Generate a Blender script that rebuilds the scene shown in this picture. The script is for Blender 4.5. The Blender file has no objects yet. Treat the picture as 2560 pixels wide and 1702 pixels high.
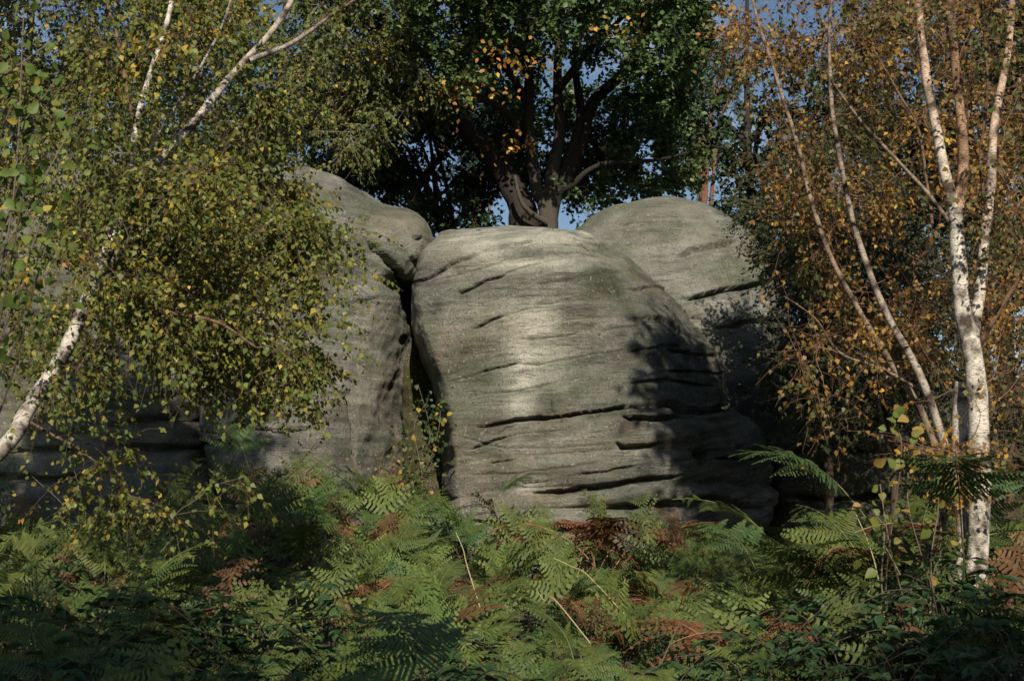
import bpy, math
import numpy as np
from mathutils import Matrix, Vector

# ------------------------------------------------------------------ camera, world, sun, exposure
R = math.radians
sc = bpy.context.scene
col = sc.collection
CAM_Z, PITCH, FPX = 1.6, R(6.5), 3517.0
cam_d = bpy.data.cameras.new('camera'); cam = bpy.data.objects.new('camera', cam_d); col.objects.link(cam)
cam.location = (0, 0, CAM_Z); cam.rotation_euler = (R(90) + PITCH, 0, 0)
cam_d.sensor_width = 36; cam_d.lens = 36 * FPX / 2560
cam_d.clip_start = 0.1; cam_d.clip_end = 5000
cam_d.dof.use_dof = True; cam_d.dof.focus_distance = 18.0; cam_d.dof.aperture_fstop = 7.0
sc.camera = cam

SUN_AZ, SUN_EL = 5.0, 33.0          # degrees right of straight behind the viewer, degrees up
world = bpy.data.worlds.new('World'); sc.world = world; world.use_nodes = True
wn, wl = world.node_tree.nodes, world.node_tree.links
wn.clear()
wo = wn.new('ShaderNodeOutputWorld'); bg = wn.new('ShaderNodeBackground'); sky = wn.new('ShaderNodeTexSky')
sky.sky_type = 'NISHITA'; sky.sun_disc = False; sky.sun_elevation = R(SUN_EL); sky.sun_rotation = R(180 - SUN_AZ)
sky.air_density = 1.0; sky.dust_density = 0.25; sky.ozone_density = 2.0
tcw = wn.new('ShaderNodeTexCoord'); cn = wn.new('ShaderNodeTexNoise'); cn.inputs['Scale'].default_value = 3.2
cn.inputs['Detail'].default_value = 6; cn.inputs['Roughness'].default_value = 0.6
cr = wn.new('ShaderNodeMapRange'); cr.inputs[1].default_value = 0.50; cr.inputs[2].default_value = 0.72; cr.inputs[4].default_value = 0.6
cm = wn.new('ShaderNodeMix'); cm.data_type = 'RGBA'; cm.inputs[7].default_value = (11, 12, 13.5, 1)
wl.new(tcw.outputs['Generated'], cn.inputs['Vector']); wl.new(cn.outputs['Fac'], cr.inputs[0]); wl.new(cr.outputs[0], cm.inputs[0])
wl.new(sky.outputs[0], cm.inputs[6]); wl.new(cm.outputs[2], bg.inputs[0]); wl.new(bg.outputs[0], wo.inputs[0])
bg.inputs[1].default_value = 0.058
sun_d = bpy.data.lights.new('sun', 'SUN'); sun = bpy.data.objects.new('sun', sun_d); col.objects.link(sun)
sun_d.energy = 5.0; sun_d.angle = R(0.53); sun_d.color = (1.0, 0.92, 0.80)
az, el = R(SUN_AZ), R(SUN_EL)
SUN = Vector((math.sin(az) * math.cos(el), -math.cos(az) * math.cos(el), math.sin(el)))
sun.rotation_euler = (-SUN).to_track_quat('-Z', 'Y').to_euler(); sun.location = SUN * 60
sc.view_settings.view_transform = 'Standard'; sc.view_settings.look = 'None'
sc.view_settings.exposure = 0.32; sc.view_settings.gamma = 1.0; sc.view_settings.use_curve_mapping = False
sc.render.engine = 'CYCLES'
sc.cycles.use_denoising = True
sc.cycles.max_bounces = 6; sc.cycles.diffuse_bounces = 3; sc.cycles.glossy_bounces = 2
sc.cycles.transmission_bounces = 3; sc.cycles.transparent_max_bounces = 4
sc.cycles.caustics_reflective = False; sc.cycles.caustics_refractive = False
sc.cycles.sample_clamp_indirect = 4.0

rng = np.random.default_rng(11)

# ------------------------------------------------------------------ helpers: pixels, noise, meshes
def P(px, py, Y):
    u, v = (px - 1280) / FPX, (851 - py) / FPX
    dy = math.cos(PITCH) - v * math.sin(PITCH); dz = math.sin(PITCH) + v * math.cos(PITCH)
    t = Y / dy
    return np.array([u * t, Y, CAM_Z + dz * t])
def PP(lst, Y=None):
    return np.array([P(a[0], a[1], a[2] if len(a) > 2 else Y) for a in lst])
def project(v):
    y, z = v[:, 1], v[:, 2] - CAM_Z
    f = y * math.cos(PITCH) + z * math.sin(PITCH); up = -y * math.sin(PITCH) + z * math.cos(PITCH)
    f = np.maximum(f, 0.1)
    return 1280 + FPX * v[:, 0] / f, 851 - FPX * up / f
def _h(ix, iy, iz, s):
    n = (ix * 374761393 + iy * 668265263 + iz * 1274126177 + s * 974711) & 0xFFFFFFFF
    n = ((n ^ (n >> 13)) * 1274126177) & 0xFFFFFFFF
    n = (n ^ (n >> 16)) & 0xFFFFFFFF
    return n.astype(np.float64) / 0xFFFFFFFF * 2 - 1
def vnoise(p, s=0):
    p = np.asarray(p, float); i = np.floor(p).astype(np.int64); f = p - i
    f = f * f * f * (f * (f * 6 - 15) + 10); out = 0
    for dx in (0, 1):
        wx = f[:, 0] if dx else 1 - f[:, 0]
        for dy in (0, 1):
            wy = f[:, 1] if dy else 1 - f[:, 1]
            for dz in (0, 1):
                wz = f[:, 2] if dz else 1 - f[:, 2]
                out = out + _h(i[:, 0] + dx, i[:, 1] + dy, i[:, 2] + dz, s) * wx * wy * wz
    return out
def fbm(p, octv=4, s=0, gain=0.5):
    p = np.asarray(p, float); o = 0; a = 1.0; tot = 0
    for k in range(octv):
        o = o + a * vnoise(p * (2.03 ** k) + 17.3 * k, s + k); tot += a; a *= gain
    return o / tot
def norm(a):
    return a / np.maximum(np.linalg.norm(a, axis=-1, keepdims=True), 1e-9)
def smooth(a, b, x):
    t = np.clip((x - a) / (b - a), 0, 1); return t * t * (3 - 2 * t)
def lin(r, g, b):
    c = np.array([r, g, b]) / 255.0
    return np.where(c <= 0.04045, c / 12.92, ((c + 0.055) / 1.055) ** 2.4)

class Geo:
    """collects quads and triangles with one colour and one texture coordinate per vertex"""
    def __init__(s): s.v, s.c, s.t, s.q, s.n = [], [], [], [], 0
    def add(s, v, f, c=None, t=None):
        v = np.asarray(v, float).reshape(-1, 3); n = len(v)
        c = np.full((n, 3), 0.5) if c is None else np.broadcast_to(np.asarray(c, float), (n, 3))
        t = v if t is None else t
        s.v.append(v); s.c.append(c); s.t.append(np.asarray(t, float).reshape(-1, 3))
        s.q.append(np.asarray(f, np.int64) + s.n); s.n += n
    def mesh(s, name, mat, smoothf=False):
        me = bpy.data.meshes.new(name)
        if not s.v: return me
        v = np.concatenate(s.v); me.vertices.add(len(v)); me.vertices.foreach_set('co', v.ravel())
        sizes = np.concatenate([np.full(len(q), q.shape[1]) for q in s.q]); loops = np.concatenate([q.ravel() for q in s.q])
        me.loops.add(len(loops)); me.loops.foreach_set('vertex_index', loops.astype(np.int32))
        st = np.concatenate([[0], np.cumsum(sizes)[:-1]])
        me.polygons.add(len(sizes)); me.polygons.foreach_set('loop_start', st.astype(np.int32))
        if smoothf: me.polygons.foreach_set('use_smooth', np.ones(len(sizes), bool))
        c = np.concatenate(s.c); c4 = np.ones((len(c), 4)); c4[:, :3] = c
        me.attributes.new('Col', 'FLOAT_COLOR', 'POINT').data.foreach_set('color', c4.ravel())
        me.attributes.new('tc', 'FLOAT_VECTOR', 'POINT').data.foreach_set('vector', np.concatenate(s.t).ravel())
        me.update(calc_edges=True); me.validate()
        me.materials.append(mat)
        return me
    def obj(s, name, mat, parent=None, smoothf=False):
        return link(name, s.mesh(name, mat, smoothf), parent)

def link(name, data, parent=None):
    o = bpy.data.objects.new(name, data); col.objects.link(o)
    if parent is not None:
        o.parent = parent; o.location = -Vector(parent.location)
    return o
def tag(o, label=None, cat=None, group=None, kind=None):
    if label: o['label'] = label
    if cat: o['category'] = cat
    if group: o['group'] = group
    if kind: o['kind'] = kind
    return o
def thing(name, loc, label, cat, group=None):
    o = bpy.data.objects.new(name, None); col.objects.link(o); o.location = [float(q) for q in loc]
    o.empty_display_size = 0.2
    return tag(o, label, cat, group)

# ------------------------------------------------------------------ materials
def mat(name):
    m = bpy.data.materials.new(name); m.use_nodes = True
    nt = m.node_tree; return m, nt.nodes, nt.links, nt.nodes['Principled BSDF']
def leaf_mat(name, trans=0.35, rough=0.55, attr=True, objvar=0.0, base=None):
    m, n, l, b = mat(name)
    if attr:
        a = n.new('ShaderNodeAttribute'); a.attribute_name = 'Col'; src = a.outputs['Color']
    else:
        r = n.new('ShaderNodeRGB'); r.outputs[0].default_value = (*base, 1); src = r.outputs[0]
    if objvar:
        oi = n.new('ShaderNodeObjectInfo'); hs = n.new('ShaderNodeHueSaturation')
        mr = n.new('ShaderNodeMapRange'); mr.inputs[3].default_value = 0.5 - 0.022 * objvar; mr.inputs[4].default_value = 0.5 + 0.010 * objvar
        mv = n.new('ShaderNodeMapRange'); mv.inputs[3].default_value = 1 - 0.35 * objvar; mv.inputs[4].default_value = 1 + 0.35 * objvar
        nz = n.new('ShaderNodeTexNoise'); nz.inputs['Scale'].default_value = 2.2
        ge = n.new('ShaderNodeNewGeometry'); l.new(ge.outputs['Position'], nz.inputs['Vector'])
        l.new(oi.outputs['Random'], mr.inputs[0]); l.new(nz.outputs['Fac'], mv.inputs[0])
        l.new(mr.outputs[0], hs.inputs['Hue']); l.new(mv.outputs[0], hs.inputs['Value']); l.new(src, hs.inputs['Color']); src = hs.outputs[0]
    b.inputs['Roughness'].default_value = rough; b.inputs['Specular IOR Level'].default_value = 0.35
    l.new(src, b.inputs['Base Color'])
    t = n.new('ShaderNodeBsdfTranslucent'); mx = n.new('ShaderNodeMixShader'); mx.inputs[0].default_value = trans
    l.new(src, t.inputs['Color']); l.new(b.outputs[0], mx.inputs[1]); l.new(t.outputs[0], mx.inputs[2])
    l.new(mx.outputs[0], n['Material Output'].inputs['Surface'])
    return m
M_LEAF = leaf_mat('leaf'); M_OAK = leaf_mat('oak_leaf', 0.25, 0.5); M_DARK = leaf_mat('evergreen_leaf', 0.15, 0.5)
M_BRACK = leaf_mat('bracken', 0.3, 0.6, True, 1.0)
M_DEAD = leaf_mat('dead_bracken', 0.2, 0.8, True, 0.6)

def bark_mat(name, kind):
    m, n, l, b = mat(name)
    at = n.new('ShaderNodeAttribute'); at.attribute_name = 'tc'
    ac = n.new('ShaderNodeAttribute'); ac.attribute_name = 'Col'
    mp = n.new('ShaderNodeMapping'); l.new(at.outputs['Vector'], mp.inputs['Vector'])
    nz = n.new('ShaderNodeTexNoise'); l.new(mp.outputs[0], nz.inputs['Vector']); nz.inputs['Detail'].default_value = 5
    rp = n.new('ShaderNodeValToRGB'); l.new(nz.outputs['Fac'], rp.inputs[0])
    mx = n.new('ShaderNodeMix'); mx.data_type = 'RGBA'; mx.blend_type = 'MULTIPLY'; mx.inputs[0].default_value = 1
    l.new(ac.outputs['Color'], mx.inputs[6])
    n2 = n.new('ShaderNodeTexNoise'); n2.inputs['Scale'].default_value = 9; n2.inputs['Detail'].default_value = 6; l.new(at.outputs['Vector'], n2.inputs['Vector'])
    if kind == 'birch':
        mp.inputs['Scale'].default_value = (9, 9, 42)        # lenticels: short dashes round the stem
        rp.color_ramp.elements[0].position = 0.36; rp.color_ramp.elements[0].color = (0.22, 0.19, 0.16, 1)
        rp.color_ramp.elements[1].position = 0.47; rp.color_ramp.elements[1].color = (1, 1, 1, 1)
        r2 = n.new('ShaderNodeValToRGB'); l.new(n2.outputs['Fac'], r2.inputs[0])
        r2.color_ramp.elements[0].position = 0.38; r2.color_ramp.elements[0].color = (0.12, 0.10, 0.085, 1)
        r2.color_ramp.elements[1].position = 0.56; r2.color_ramp.elements[1].color = (1, 1, 1, 1)
        m2 = n.new('ShaderNodeMix'); m2.data_type = 'RGBA'; m2.blend_type = 'MULTIPLY'; m2.inputs[0].default_value = 1
        l.new(rp.outputs[0], m2.inputs[6]); l.new(r2.outputs[0], m2.inputs[7]); l.new(m2.outputs[2], mx.inputs[7])
    else:
        mp.inputs['Scale'].default_value = (40, 40, 7)       # long vertical furrows
        rp.color_ramp.elements[0].position = 0.3; rp.color_ramp.elements[0].color = (0.35, 0.33, 0.3, 1)
        rp.color_ramp.elements[1].position = 0.65; rp.color_ramp.elements[1].color = (1.25, 1.2, 1.1, 1)
        l.new(rp.outputs[0], mx.inputs[7])
    l.new(mx.outputs[2], b.inputs['Base Color']); b.inputs['Roughness'].default_value = 0.75
    b.inputs['Specular IOR Level'].default_value = 0.25
    bp = n.new('ShaderNodeBump'); bp.inputs['Strength'].default_value = 0.5; bp.inputs['Distance'].default_value = 0.02
    l.new(nz.outputs['Fac'], bp.inputs['Height']); l.new(bp.outputs[0], b.inputs['Normal'])
    return m
M_BIRCH, M_BARK = bark_mat('birch_bark', 'birch'), bark_mat('rough_bark', 'rough')
def twig_mat():
    m, n, l, b = mat('twig'); a = n.new('ShaderNodeAttribute'); a.attribute_name = 'Col'
    l.new(a.outputs['Color'], b.inputs['Base Color']); b.inputs['Roughness'].default_value = 0.6; return m
M_TWIG = twig_mat()

def rock_mat():
    m, n, l, b = mat('sandstone')
    ac = n.new('ShaderNodeAttribute'); ac.attribute_name = 'Col'
    ge = n.new('ShaderNodeNewGeometry')
    def noise(scale, det=5, rough=0.6, sv=None):
        z = n.new('ShaderNodeTexNoise'); z.inputs['Scale'].default_value = scale; z.inputs['Detail'].default_value = det
        z.inputs['Roughness'].default_value = rough
        if sv:
            mp = n.new('ShaderNodeMapping'); mp.inputs['Scale'].default_value = sv[0]; mp.inputs['Rotation'].default_value = sv[1]
            l.new(ge.outputs['Position'], mp.inputs['Vector']); l.new(mp.outputs[0], z.inputs['Vector'])
        else: l.new(ge.outputs['Position'], z.inputs['Vector'])
        return z
    def ramp(src, p0, c0, p1, c1):
        r = n.new('ShaderNodeValToRGB'); e = r.color_ramp.elements
        e[0].position, e[0].color, e[1].position, e[1].color = p0, (*c0, 1), p1, (*c1, 1); l.new(src, r.inputs[0]); return r.outputs[0]
    def mul(a, c, f=1.0, bt='MULTIPLY'):
        x = n.new('ShaderNodeMix'); x.data_type = 'RGBA'; x.blend_type = bt
        if isinstance(f, float): x.inputs[0].default_value = f
        else: l.new(f, x.inputs[0])
        l.new(a, x.inputs[6])
        if isinstance(c, tuple): x.inputs[7].default_value = (*c, 1)
        else: l.new(c, x.inputs[7])
        return x.outputs[2]
    grain = noise(36, 8, .8); c = mul(ac.outputs['Color'], ramp(grain.outputs['Fac'], .32, (.62, .62, .62), .68, (1.32, 1.31, 1.28)))
    blot = noise(2.2, 9, .7); c = mul(c, ramp(blot.outputs['Fac'], .32, (.66, .71, .62), .68, (1.22, 1.16, 1.10)))
    bed = noise(1.0, 6, .62, ((1.0, 1.0, 13), (0, 0.13, 0)))            # bedding lines
    c = mul(c, ramp(bed.outputs['Fac'], .36, (.86, .85, .84), .60, (1.06, 1.06, 1.05)))
    drip = noise(1.0, 3, .5, ((2.6, 2.6, .6), (0, 0, 0)))                  # faint vertical wash streaks
    c = mul(c, ramp(drip.outputs['Fac'], .33, (.86, .88, .83), .66, (1.07, 1.07, 1.07)))
    lich = noise(4.5, 9, .72); c = mul(c, (.33, .34, .295), ramp(lich.outputs['Fac'], .58, (0, 0, 0), .68, (.55, .55, .55)), 'MIX')      # pale lichen patches
    pock = noise(26, 5, .65); c = mul(c, ramp(pock.outputs['Fac'], .33, (.42, .40, .36), .41, (1, 1, 1)))                                       # small dark pocks
    lines = noise(1.0, 7, .6, ((.55, .55, 7.5), (0, 0.12, 0)))
    ab = n.new('ShaderNodeMath'); ab.operation = 'SUBTRACT'; l.new(lines.outputs['Fac'], ab.inputs[0]); ab.inputs[1].default_value = .5
    ab2 = n.new('ShaderNodeMath'); ab2.operation = 'ABSOLUTE'; l.new(ab.outputs[0], ab2.inputs[0])
    msk = noise(1.6, 4, .6)
    lm = ramp(ab2.outputs[0], .0, (1, 1, 1), .022, (0, 0, 0)); mm = mul(lm, ramp(msk.outputs['Fac'], .45, (0, 0, 0), .6, (1, 1, 1)))
    c = mul(c, (.09, .085, .07), mm, 'MIX')                                # hairline bedding cracks
    sp = noise(22, 3, .6); c = mul(c, (.46, .46, .41), ramp(sp.outputs['Fac'], .635, (0, 0, 0), .70, (.7, .7, .7)), 'MIX')   # pale lichen spots
    l.new(c, b.inputs['Base Color']); b.inputs['Roughness'].default_value = 0.88; b.inputs['Specular IOR Level'].default_value = 0.2
    add = n.new('ShaderNodeMath'); add.operation = 'MULTIPLY_ADD'; l.new(bed.outputs['Fac'], add.inputs[0]); add.inputs[1].default_value = 0.7; l.new(grain.outputs['Fac'], add.inputs[2])
    pit = noise(11, 9, .72); ad2 = n.new('ShaderNodeMath'); ad2.operation = 'MULTIPLY_ADD'; l.new(pit.outputs['Fac'], ad2.inputs[0]); ad2.inputs[1].default_value = 1.3; l.new(add.outputs[0], ad2.inputs[2]); add = ad2
    bp = n.new('ShaderNodeBump'); bp.inputs['Strength'].default_value = 1.0; bp.inputs['Distance'].default_value = 0.05
    l.new(add.outputs[0], bp.inputs['Height']); l.new(bp.outputs[0], b.inputs['Normal'])
    return m
M_ROCK = rock_mat()
def soil_mat():
    m, n, l, b = mat('leafy_soil'); ge = n.new('ShaderNodeNewGeometry')
    z = n.new('ShaderNodeTexNoise'); z.inputs['Scale'].default_value = 9; z.inputs['Detail'].default_value = 8; l.new(ge.outputs['Position'], z.inputs['Vector'])
    r = n.new('ShaderNodeValToRGB'); e = r.color_ramp.elements
    e[0].position, e[0].color, e[1].position, e[1].color = .3, (.012, .010, .006, 1), .75, (.075, .045, .022, 1)
    l.new(z.outputs['Fac'], r.inputs[0]); l.new(r.outputs[0], b.inputs['Base Color']); b.inputs['Roughness'].default_value = 1
    return m
M_SOIL = soil_mat()

# ------------------------------------------------------------------ ground
def gz(x, y):
    x, y = np.asarray(x, float), np.asarray(y, float)
    p = np.stack([x * 0.35, y * 0.35, np.zeros_like(x)], -1).reshape(-1, 3)
    nz = fbm(p, 3, 5).reshape(x.shape) * 0.16
    d = np.hypot(x, y)
    nz = nz * np.clip(60 / np.maximum(d, 1), 0, 1)
    return 0.0 + 0.60 * smooth(5, 17.5, y) - 0.25 * smooth(0, 4, x) * smooth(12, 16, y) * (1 - smooth(20, 24, y)) + 3.25 * smooth(20.5, 25.5, y) + .85 * np.exp(-((x + 2.1) / 1.6) ** 2 - ((y - 16.7) / 2.0) ** 2) + .5 * np.exp(-((x - 2.8) / 1.2) ** 2 - ((y - 7.9) / 1.7) ** 2) + .25 * np.exp(-((x + 2.6) / 1.2) ** 2 - ((y - 7.2) / 1.6) ** 2) + nz
gx = np.concatenate([-np.geomspace(1500, 32, 16), np.linspace(-30, 30, 100), np.geomspace(32, 1500, 16)])
gy = np.concatenate([-np.geomspace(1500, 32, 14), np.linspace(-30, 45, 125), np.geomspace(48, 2500, 18)])
GX, GY = np.meshgrid(gx, gy); V = np.stack([GX, GY, gz(GX, GY)], -1).reshape(-1, 3)
def gridq(nr, nc, wrap=False):
    r, c = np.meshgrid(np.arange(nr - 1), np.arange(nc if wrap else nc - 1), indexing='ij'); r, c = r.ravel(), c.ravel(); c2 = (c + 1) % nc
    return np.stack([r * nc + c, r * nc + c2, (r + 1) * nc + c2, (r + 1) * nc + c], -1)
g = Geo(); g.add(V, gridq(len(gy), len(gx)))
tag(g.obj('ground', M_SOIL, None, True), kind='structure')

# ------------------------------------------------------------------ rocks
def seg_dist(px, py, poly):
    """distance in pixels to a polyline and how far along it (0..1)"""
    poly = np.array(poly, float); best = np.full(len(px), 1e9); tt = np.zeros(len(px)); sd = np.zeros(len(px))
    L = np.r_[0, np.cumsum(np.hypot(*np.diff(poly, axis=0).T))]
    for i in range(len(poly) - 1):
        a, b = poly[i], poly[i + 1]; d = b - a; q = (d @ d)
        t = np.clip(((px - a[0]) * d[0] + (py - a[1]) * d[1]) / q, 0, 1)
        ex, ey = px - (a[0] + t * d[0]), py - (a[1] + t * d[1]); dist = np.hypot(ex, ey)
        k = dist < best; best[k] = dist[k]; tt[k] = (L[i] + t[k] * (L[i + 1] - L[i])) / L[-1]; sd[k] = ey[k]
    return best, tt, sd

def rock(name, rows, Y0, depth, plan, nu, nv, label, cracks=(), slope=0.14, strat=0.02, lump=0.1, tone=(.272, .266, .248),
         stains=(), dome=0.35, lean=0.0, seed=0, cat='rock', group=None, zbase=None, strat_mask=None, disp_fn=None):
    rows = sorted(rows, key=lambda r: -r[0])                      # bottom first
    A = np.array([(P(xl, py, Y0)[2], P(xl, py, Y0)[0], P(xr, py, Y0)[0]) for py, xl, xr in rows])
    if zbase is not None: A = np.vstack([[zbase, A[0, 1], A[0, 2]], A])
    z0, z1 = A[0, 0], A[-1, 0]
    arc = np.r_[0, np.cumsum(np.hypot(np.diff(A[:, 0]), np.abs(np.diff(A[:, 2] - A[:, 1])) * 0.5))]
    t = np.linspace(0, arc[-1], nv)
    def itp(c):
        w = np.interp(t, arc, A[:, c]); k = max(2, nv // 95) | 1
        pad = np.r_[2 * w[0] - w[k:0:-1], w, 2 * w[-1] - w[-2:-k - 2:-1]]; ker = np.hanning(2 * k + 3)[1:-1]
        return np.convolve(pad, ker / ker.sum(), 'same')[k:-k]
    Z, XL, XR = itp(0), itp(1), itp(2)
    XL, XR = np.minimum(XL, XR - 0.02), np.maximum(XR, XL + 0.02)
    h = (Z - z0) / (z1 - z0); hh = np.clip((h - (1 - dome)) / dome, 0, 1); B = depth * np.sqrt(np.clip(1 - hh ** 2.2, 0.0006, 1))
    pl = np.array(plan, float)
    for _ in range(3):
        nx = np.roll(pl, -1, 0); pl = np.stack([pl * .75 + nx * .25, pl * .25 + nx * .75], 1).reshape(-1, 2)
    nx = np.roll(pl, -1, 0); w = np.hypot(*(nx - pl).T) * np.where((pl[:, 1] + nx[:, 1]) < 0.2, 1.0, 0.16)
    s = np.r_[0, np.cumsum(w)]; u = np.linspace(0, s[-1], nu, endpoint=False); cl = np.vstack([pl, pl[:1]])
    ux, uy = np.interp(u, s, cl[:, 0]), np.interp(u, s, cl[:, 1])
    xc, a = (XL + XR) / 2, (XR - XL) / 2
    V = np.empty((nv, nu, 3))
    V[..., 0] = xc[:, None] + a[:, None] * ux[None]
    V[..., 1] = Y0 + B[:, None] * uy[None] + lean * (h[:, None] - .5)
    V[..., 2] = Z[:, None]
    def normals(V):
        du = np.roll(V, -1, 1) - np.roll(V, 1, 1); dv = np.gradient(V, axis=0); nn = norm(np.cross(du, dv)); return nn
    N = normals(V); v = V.reshape(-1, 3); n = N.reshape(-1, 3)
    cy = np.array([xc.mean(), Y0, 0]); flip = np.sum(n * (v - cy) * [1, 1, 0], 1).mean() < 0
    if flip: n = -n
    d = lump * fbm(v * [.7, .7, 1.1] + seed * 7.1, 3, seed) + lump * .35 * fbm(v * [1.9, 1.9, 4.2] + seed, 3, seed + 9)
    px, py = project(v)
    warp = 0.06 * fbm(v * .9 + 3.3, 3, seed + 20)
    S = v[:, 2] - slope * v[:, 0] - 0.05 * np.maximum(v[:, 0] - 1.6, 0) ** 2 * (slope > .05) + warp
    sp = np.stack([S * 5.5, v[:, 0] * .35, v[:, 1] * .35], -1)
    b1 = fbm(sp, 2, seed + 31); b2 = fbm(sp * [4.2, 2.2, 2.2], 3, seed + 41)
    am = 0.45 + 0.55 * smooth(-.3, .4, fbm(v * .8, 2, seed + 50))
    if strat_mask is not None: am = am * strat_mask(px, py)
    d = d + strat * am * (1.3 * (1 - np.abs(b1) * 2.4) * .6 + 0.5 * b2) + 0.006 * fbm(v * 14, 2, seed + 60)
    front = n[:, 1] < 0.35
    dark = np.zeros(len(v))
    wob_ = 4.0 * fbm(v * 3.5, 2, seed + 70) + 2.2 * fbm(v * 17, 3, seed + 71); n75_ = fbm(v * 3.1, 3, seed + 75); n80_ = fbm(v * 5, 3, seed + 80); dfull = d
    for poly, wd, dp in cracks:
        pb = np.array(poly, float); mg = 9 * wd + 12
        I = np.nonzero(front & (px > pb[:, 0].min() - mg) & (px < pb[:, 0].max() + mg) & (py > pb[:, 1].min() - mg) & (py < pb[:, 1].max() + mg))[0]
        if len(I) == 0: continue
        dist, tt, sd = seg_dist(px[I], (py + wob_)[I], poly)
        ends = np.minimum(tt, 1 - tt); taper = np.clip(ends * 5 + .12 + .45 * n75_[I] * (ends < .45), 0, 1) ** .8
        poly_ = np.array(poly, float); steep = abs(poly_[-1, 1] - poly_[0, 1]) > 1.2 * abs(poly_[-1, 0] - poly_[0, 0])
        wv = np.maximum(.62 * wd * (.35 + .65 * taper) * (1 + .7 * n80_[I]), 1.2)
        if steep: prof = np.exp(-(dist / (wv * .8)) ** 2); lip = 0
        else:                                                     # sharp overhanging lip above, a ledge that comes out again below
            prof = smooth(-1.0, -.45, sd / wv) * (1 - smooth(-.1, 2.0, sd / wv)) * (1 - smooth(1.0, 2.2, (dist - np.abs(sd)) / wv))
            lip = smooth(-7, -1.2, sd / wd) * (sd < -.5 * wd) * (1 - smooth(1, 3, (dist - np.abs(sd)) / wd))
        d[I] += -dp * prof * taper + 0.22 * dp * lip * taper
    if disp_fn is not None: d = d + disp_fn(v, px, py, front)
    v2 = v + n * d[:, None]
    v2[:, 2] = np.maximum(v2[:, 2], -0.6)
    # colour of the stone: grey, green-grey algae, worn pale patches
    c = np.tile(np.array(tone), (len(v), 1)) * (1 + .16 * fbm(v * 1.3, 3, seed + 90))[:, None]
    gm = smooth(-.15, .4, fbm(v * [.8, .8, 1.3], 4, seed + 95, .6))[:, None]; c = c * (1 - .30 * gm * np.array([1.0, .78, 1.15]))     # greenish algae film
    bm = smooth(-.05, .45, fbm(np.stack([S * 1.6, v[:, 0] * .7, v[:, 1] * .7], -1), 4, seed + 97, .6))[:, None]; c = c * (1 - bm * np.array([.12, .19, .26]))  # brown iron-stained beds
    km = smooth(.0, .5, fbm(np.stack([S * 2.3, v[:, 0] * .9, v[:, 1] * .9], -1) + 40, 5, seed + 98, .65))[:, None]; c = c * (1 - .38 * km)                      # grey-black weathered film
    wm = smooth(.12, .5, fbm(np.stack([S * 3.0, v[:, 0] * 1.1, v[:, 1] * 1.1], -1) + 80, 5, seed + 99, .65))[:, None]; c = c * (1 + .38 * wm)                   # pale bleached beds
    c = c * (1 + .10 * b2 * am)[:, None]
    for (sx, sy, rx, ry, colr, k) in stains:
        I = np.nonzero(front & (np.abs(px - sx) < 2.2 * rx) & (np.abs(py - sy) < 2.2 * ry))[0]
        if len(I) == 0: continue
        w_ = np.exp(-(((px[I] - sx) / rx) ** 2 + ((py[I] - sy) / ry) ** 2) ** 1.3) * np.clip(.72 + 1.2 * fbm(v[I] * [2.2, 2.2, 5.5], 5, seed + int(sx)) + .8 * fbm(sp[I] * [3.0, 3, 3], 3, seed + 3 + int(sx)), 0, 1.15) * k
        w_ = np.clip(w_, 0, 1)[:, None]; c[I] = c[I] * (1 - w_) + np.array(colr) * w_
    q = gridq(nv, nu, True)
    if flip: q = q[:, ::-1]
    g = Geo(); g.add(v2, q, c)
    cap = v2.reshape(nv, nu, 3)[-1].mean(0); k = len(v2); g2 = np.stack([np.arange(nu) + (nv - 1) * nu, (np.arange(nu) + 1) % nu + (nv - 1) * nu, np.full(nu, k)], -1)
    g.v[0] = np.vstack([g.v[0], cap]); g.c[0] = np.vstack([g.c[0], c[-1]]); g.t[0] = np.vstack([g.t[0], cap]); g.n += 1
    g.q.append(g2[:, ::-1] if flip else g2)
    o = g.obj(name, M_ROCK, None, True)
    return tag(o, label, cat, group)

PALE = (.60, .58, .53); ALGAE_SHADE = (.080, .085, .068); BUFF = (.34, .29, .215); MOSS = (.075, .085, .025)  # the dark algae tone also serves as painted shade
boulder_rows = [(1345, 1150, 1880), (1310, 1135, 1930), (1270, 1118, 1958), (1230, 1108, 1948), (1150, 1108, 1935), (1090, 1106, 1918), (1045, 1098, 1895), (1020, 1092, 1850),
    (990, 1085, 1848), (933, 1066, 1850), (890, 1046, 1848), (852, 1030, 1832), (800, 1028, 1780), (764, 1030, 1750), (711, 1036, 1692), (680, 1046, 1650), (650, 1062, 1600), (625, 1080, 1560), (606, 1092, 1500), (597, 1118, 1470), (590, 1190, 1440), (583, 1270, 1395)]
boulder_plan = [(-1, .75), (-1, .15), (-.93, -.70), (-.905, -.84), (-.87, -.90), (-.62, -.96), (-.1, -1.0), (.16, -1.0), (.34, -.90), (.62, -.52), (.90, -.02), (1, .3), (.95, .8), (.4, 1), (-.5, 1)]
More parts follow.
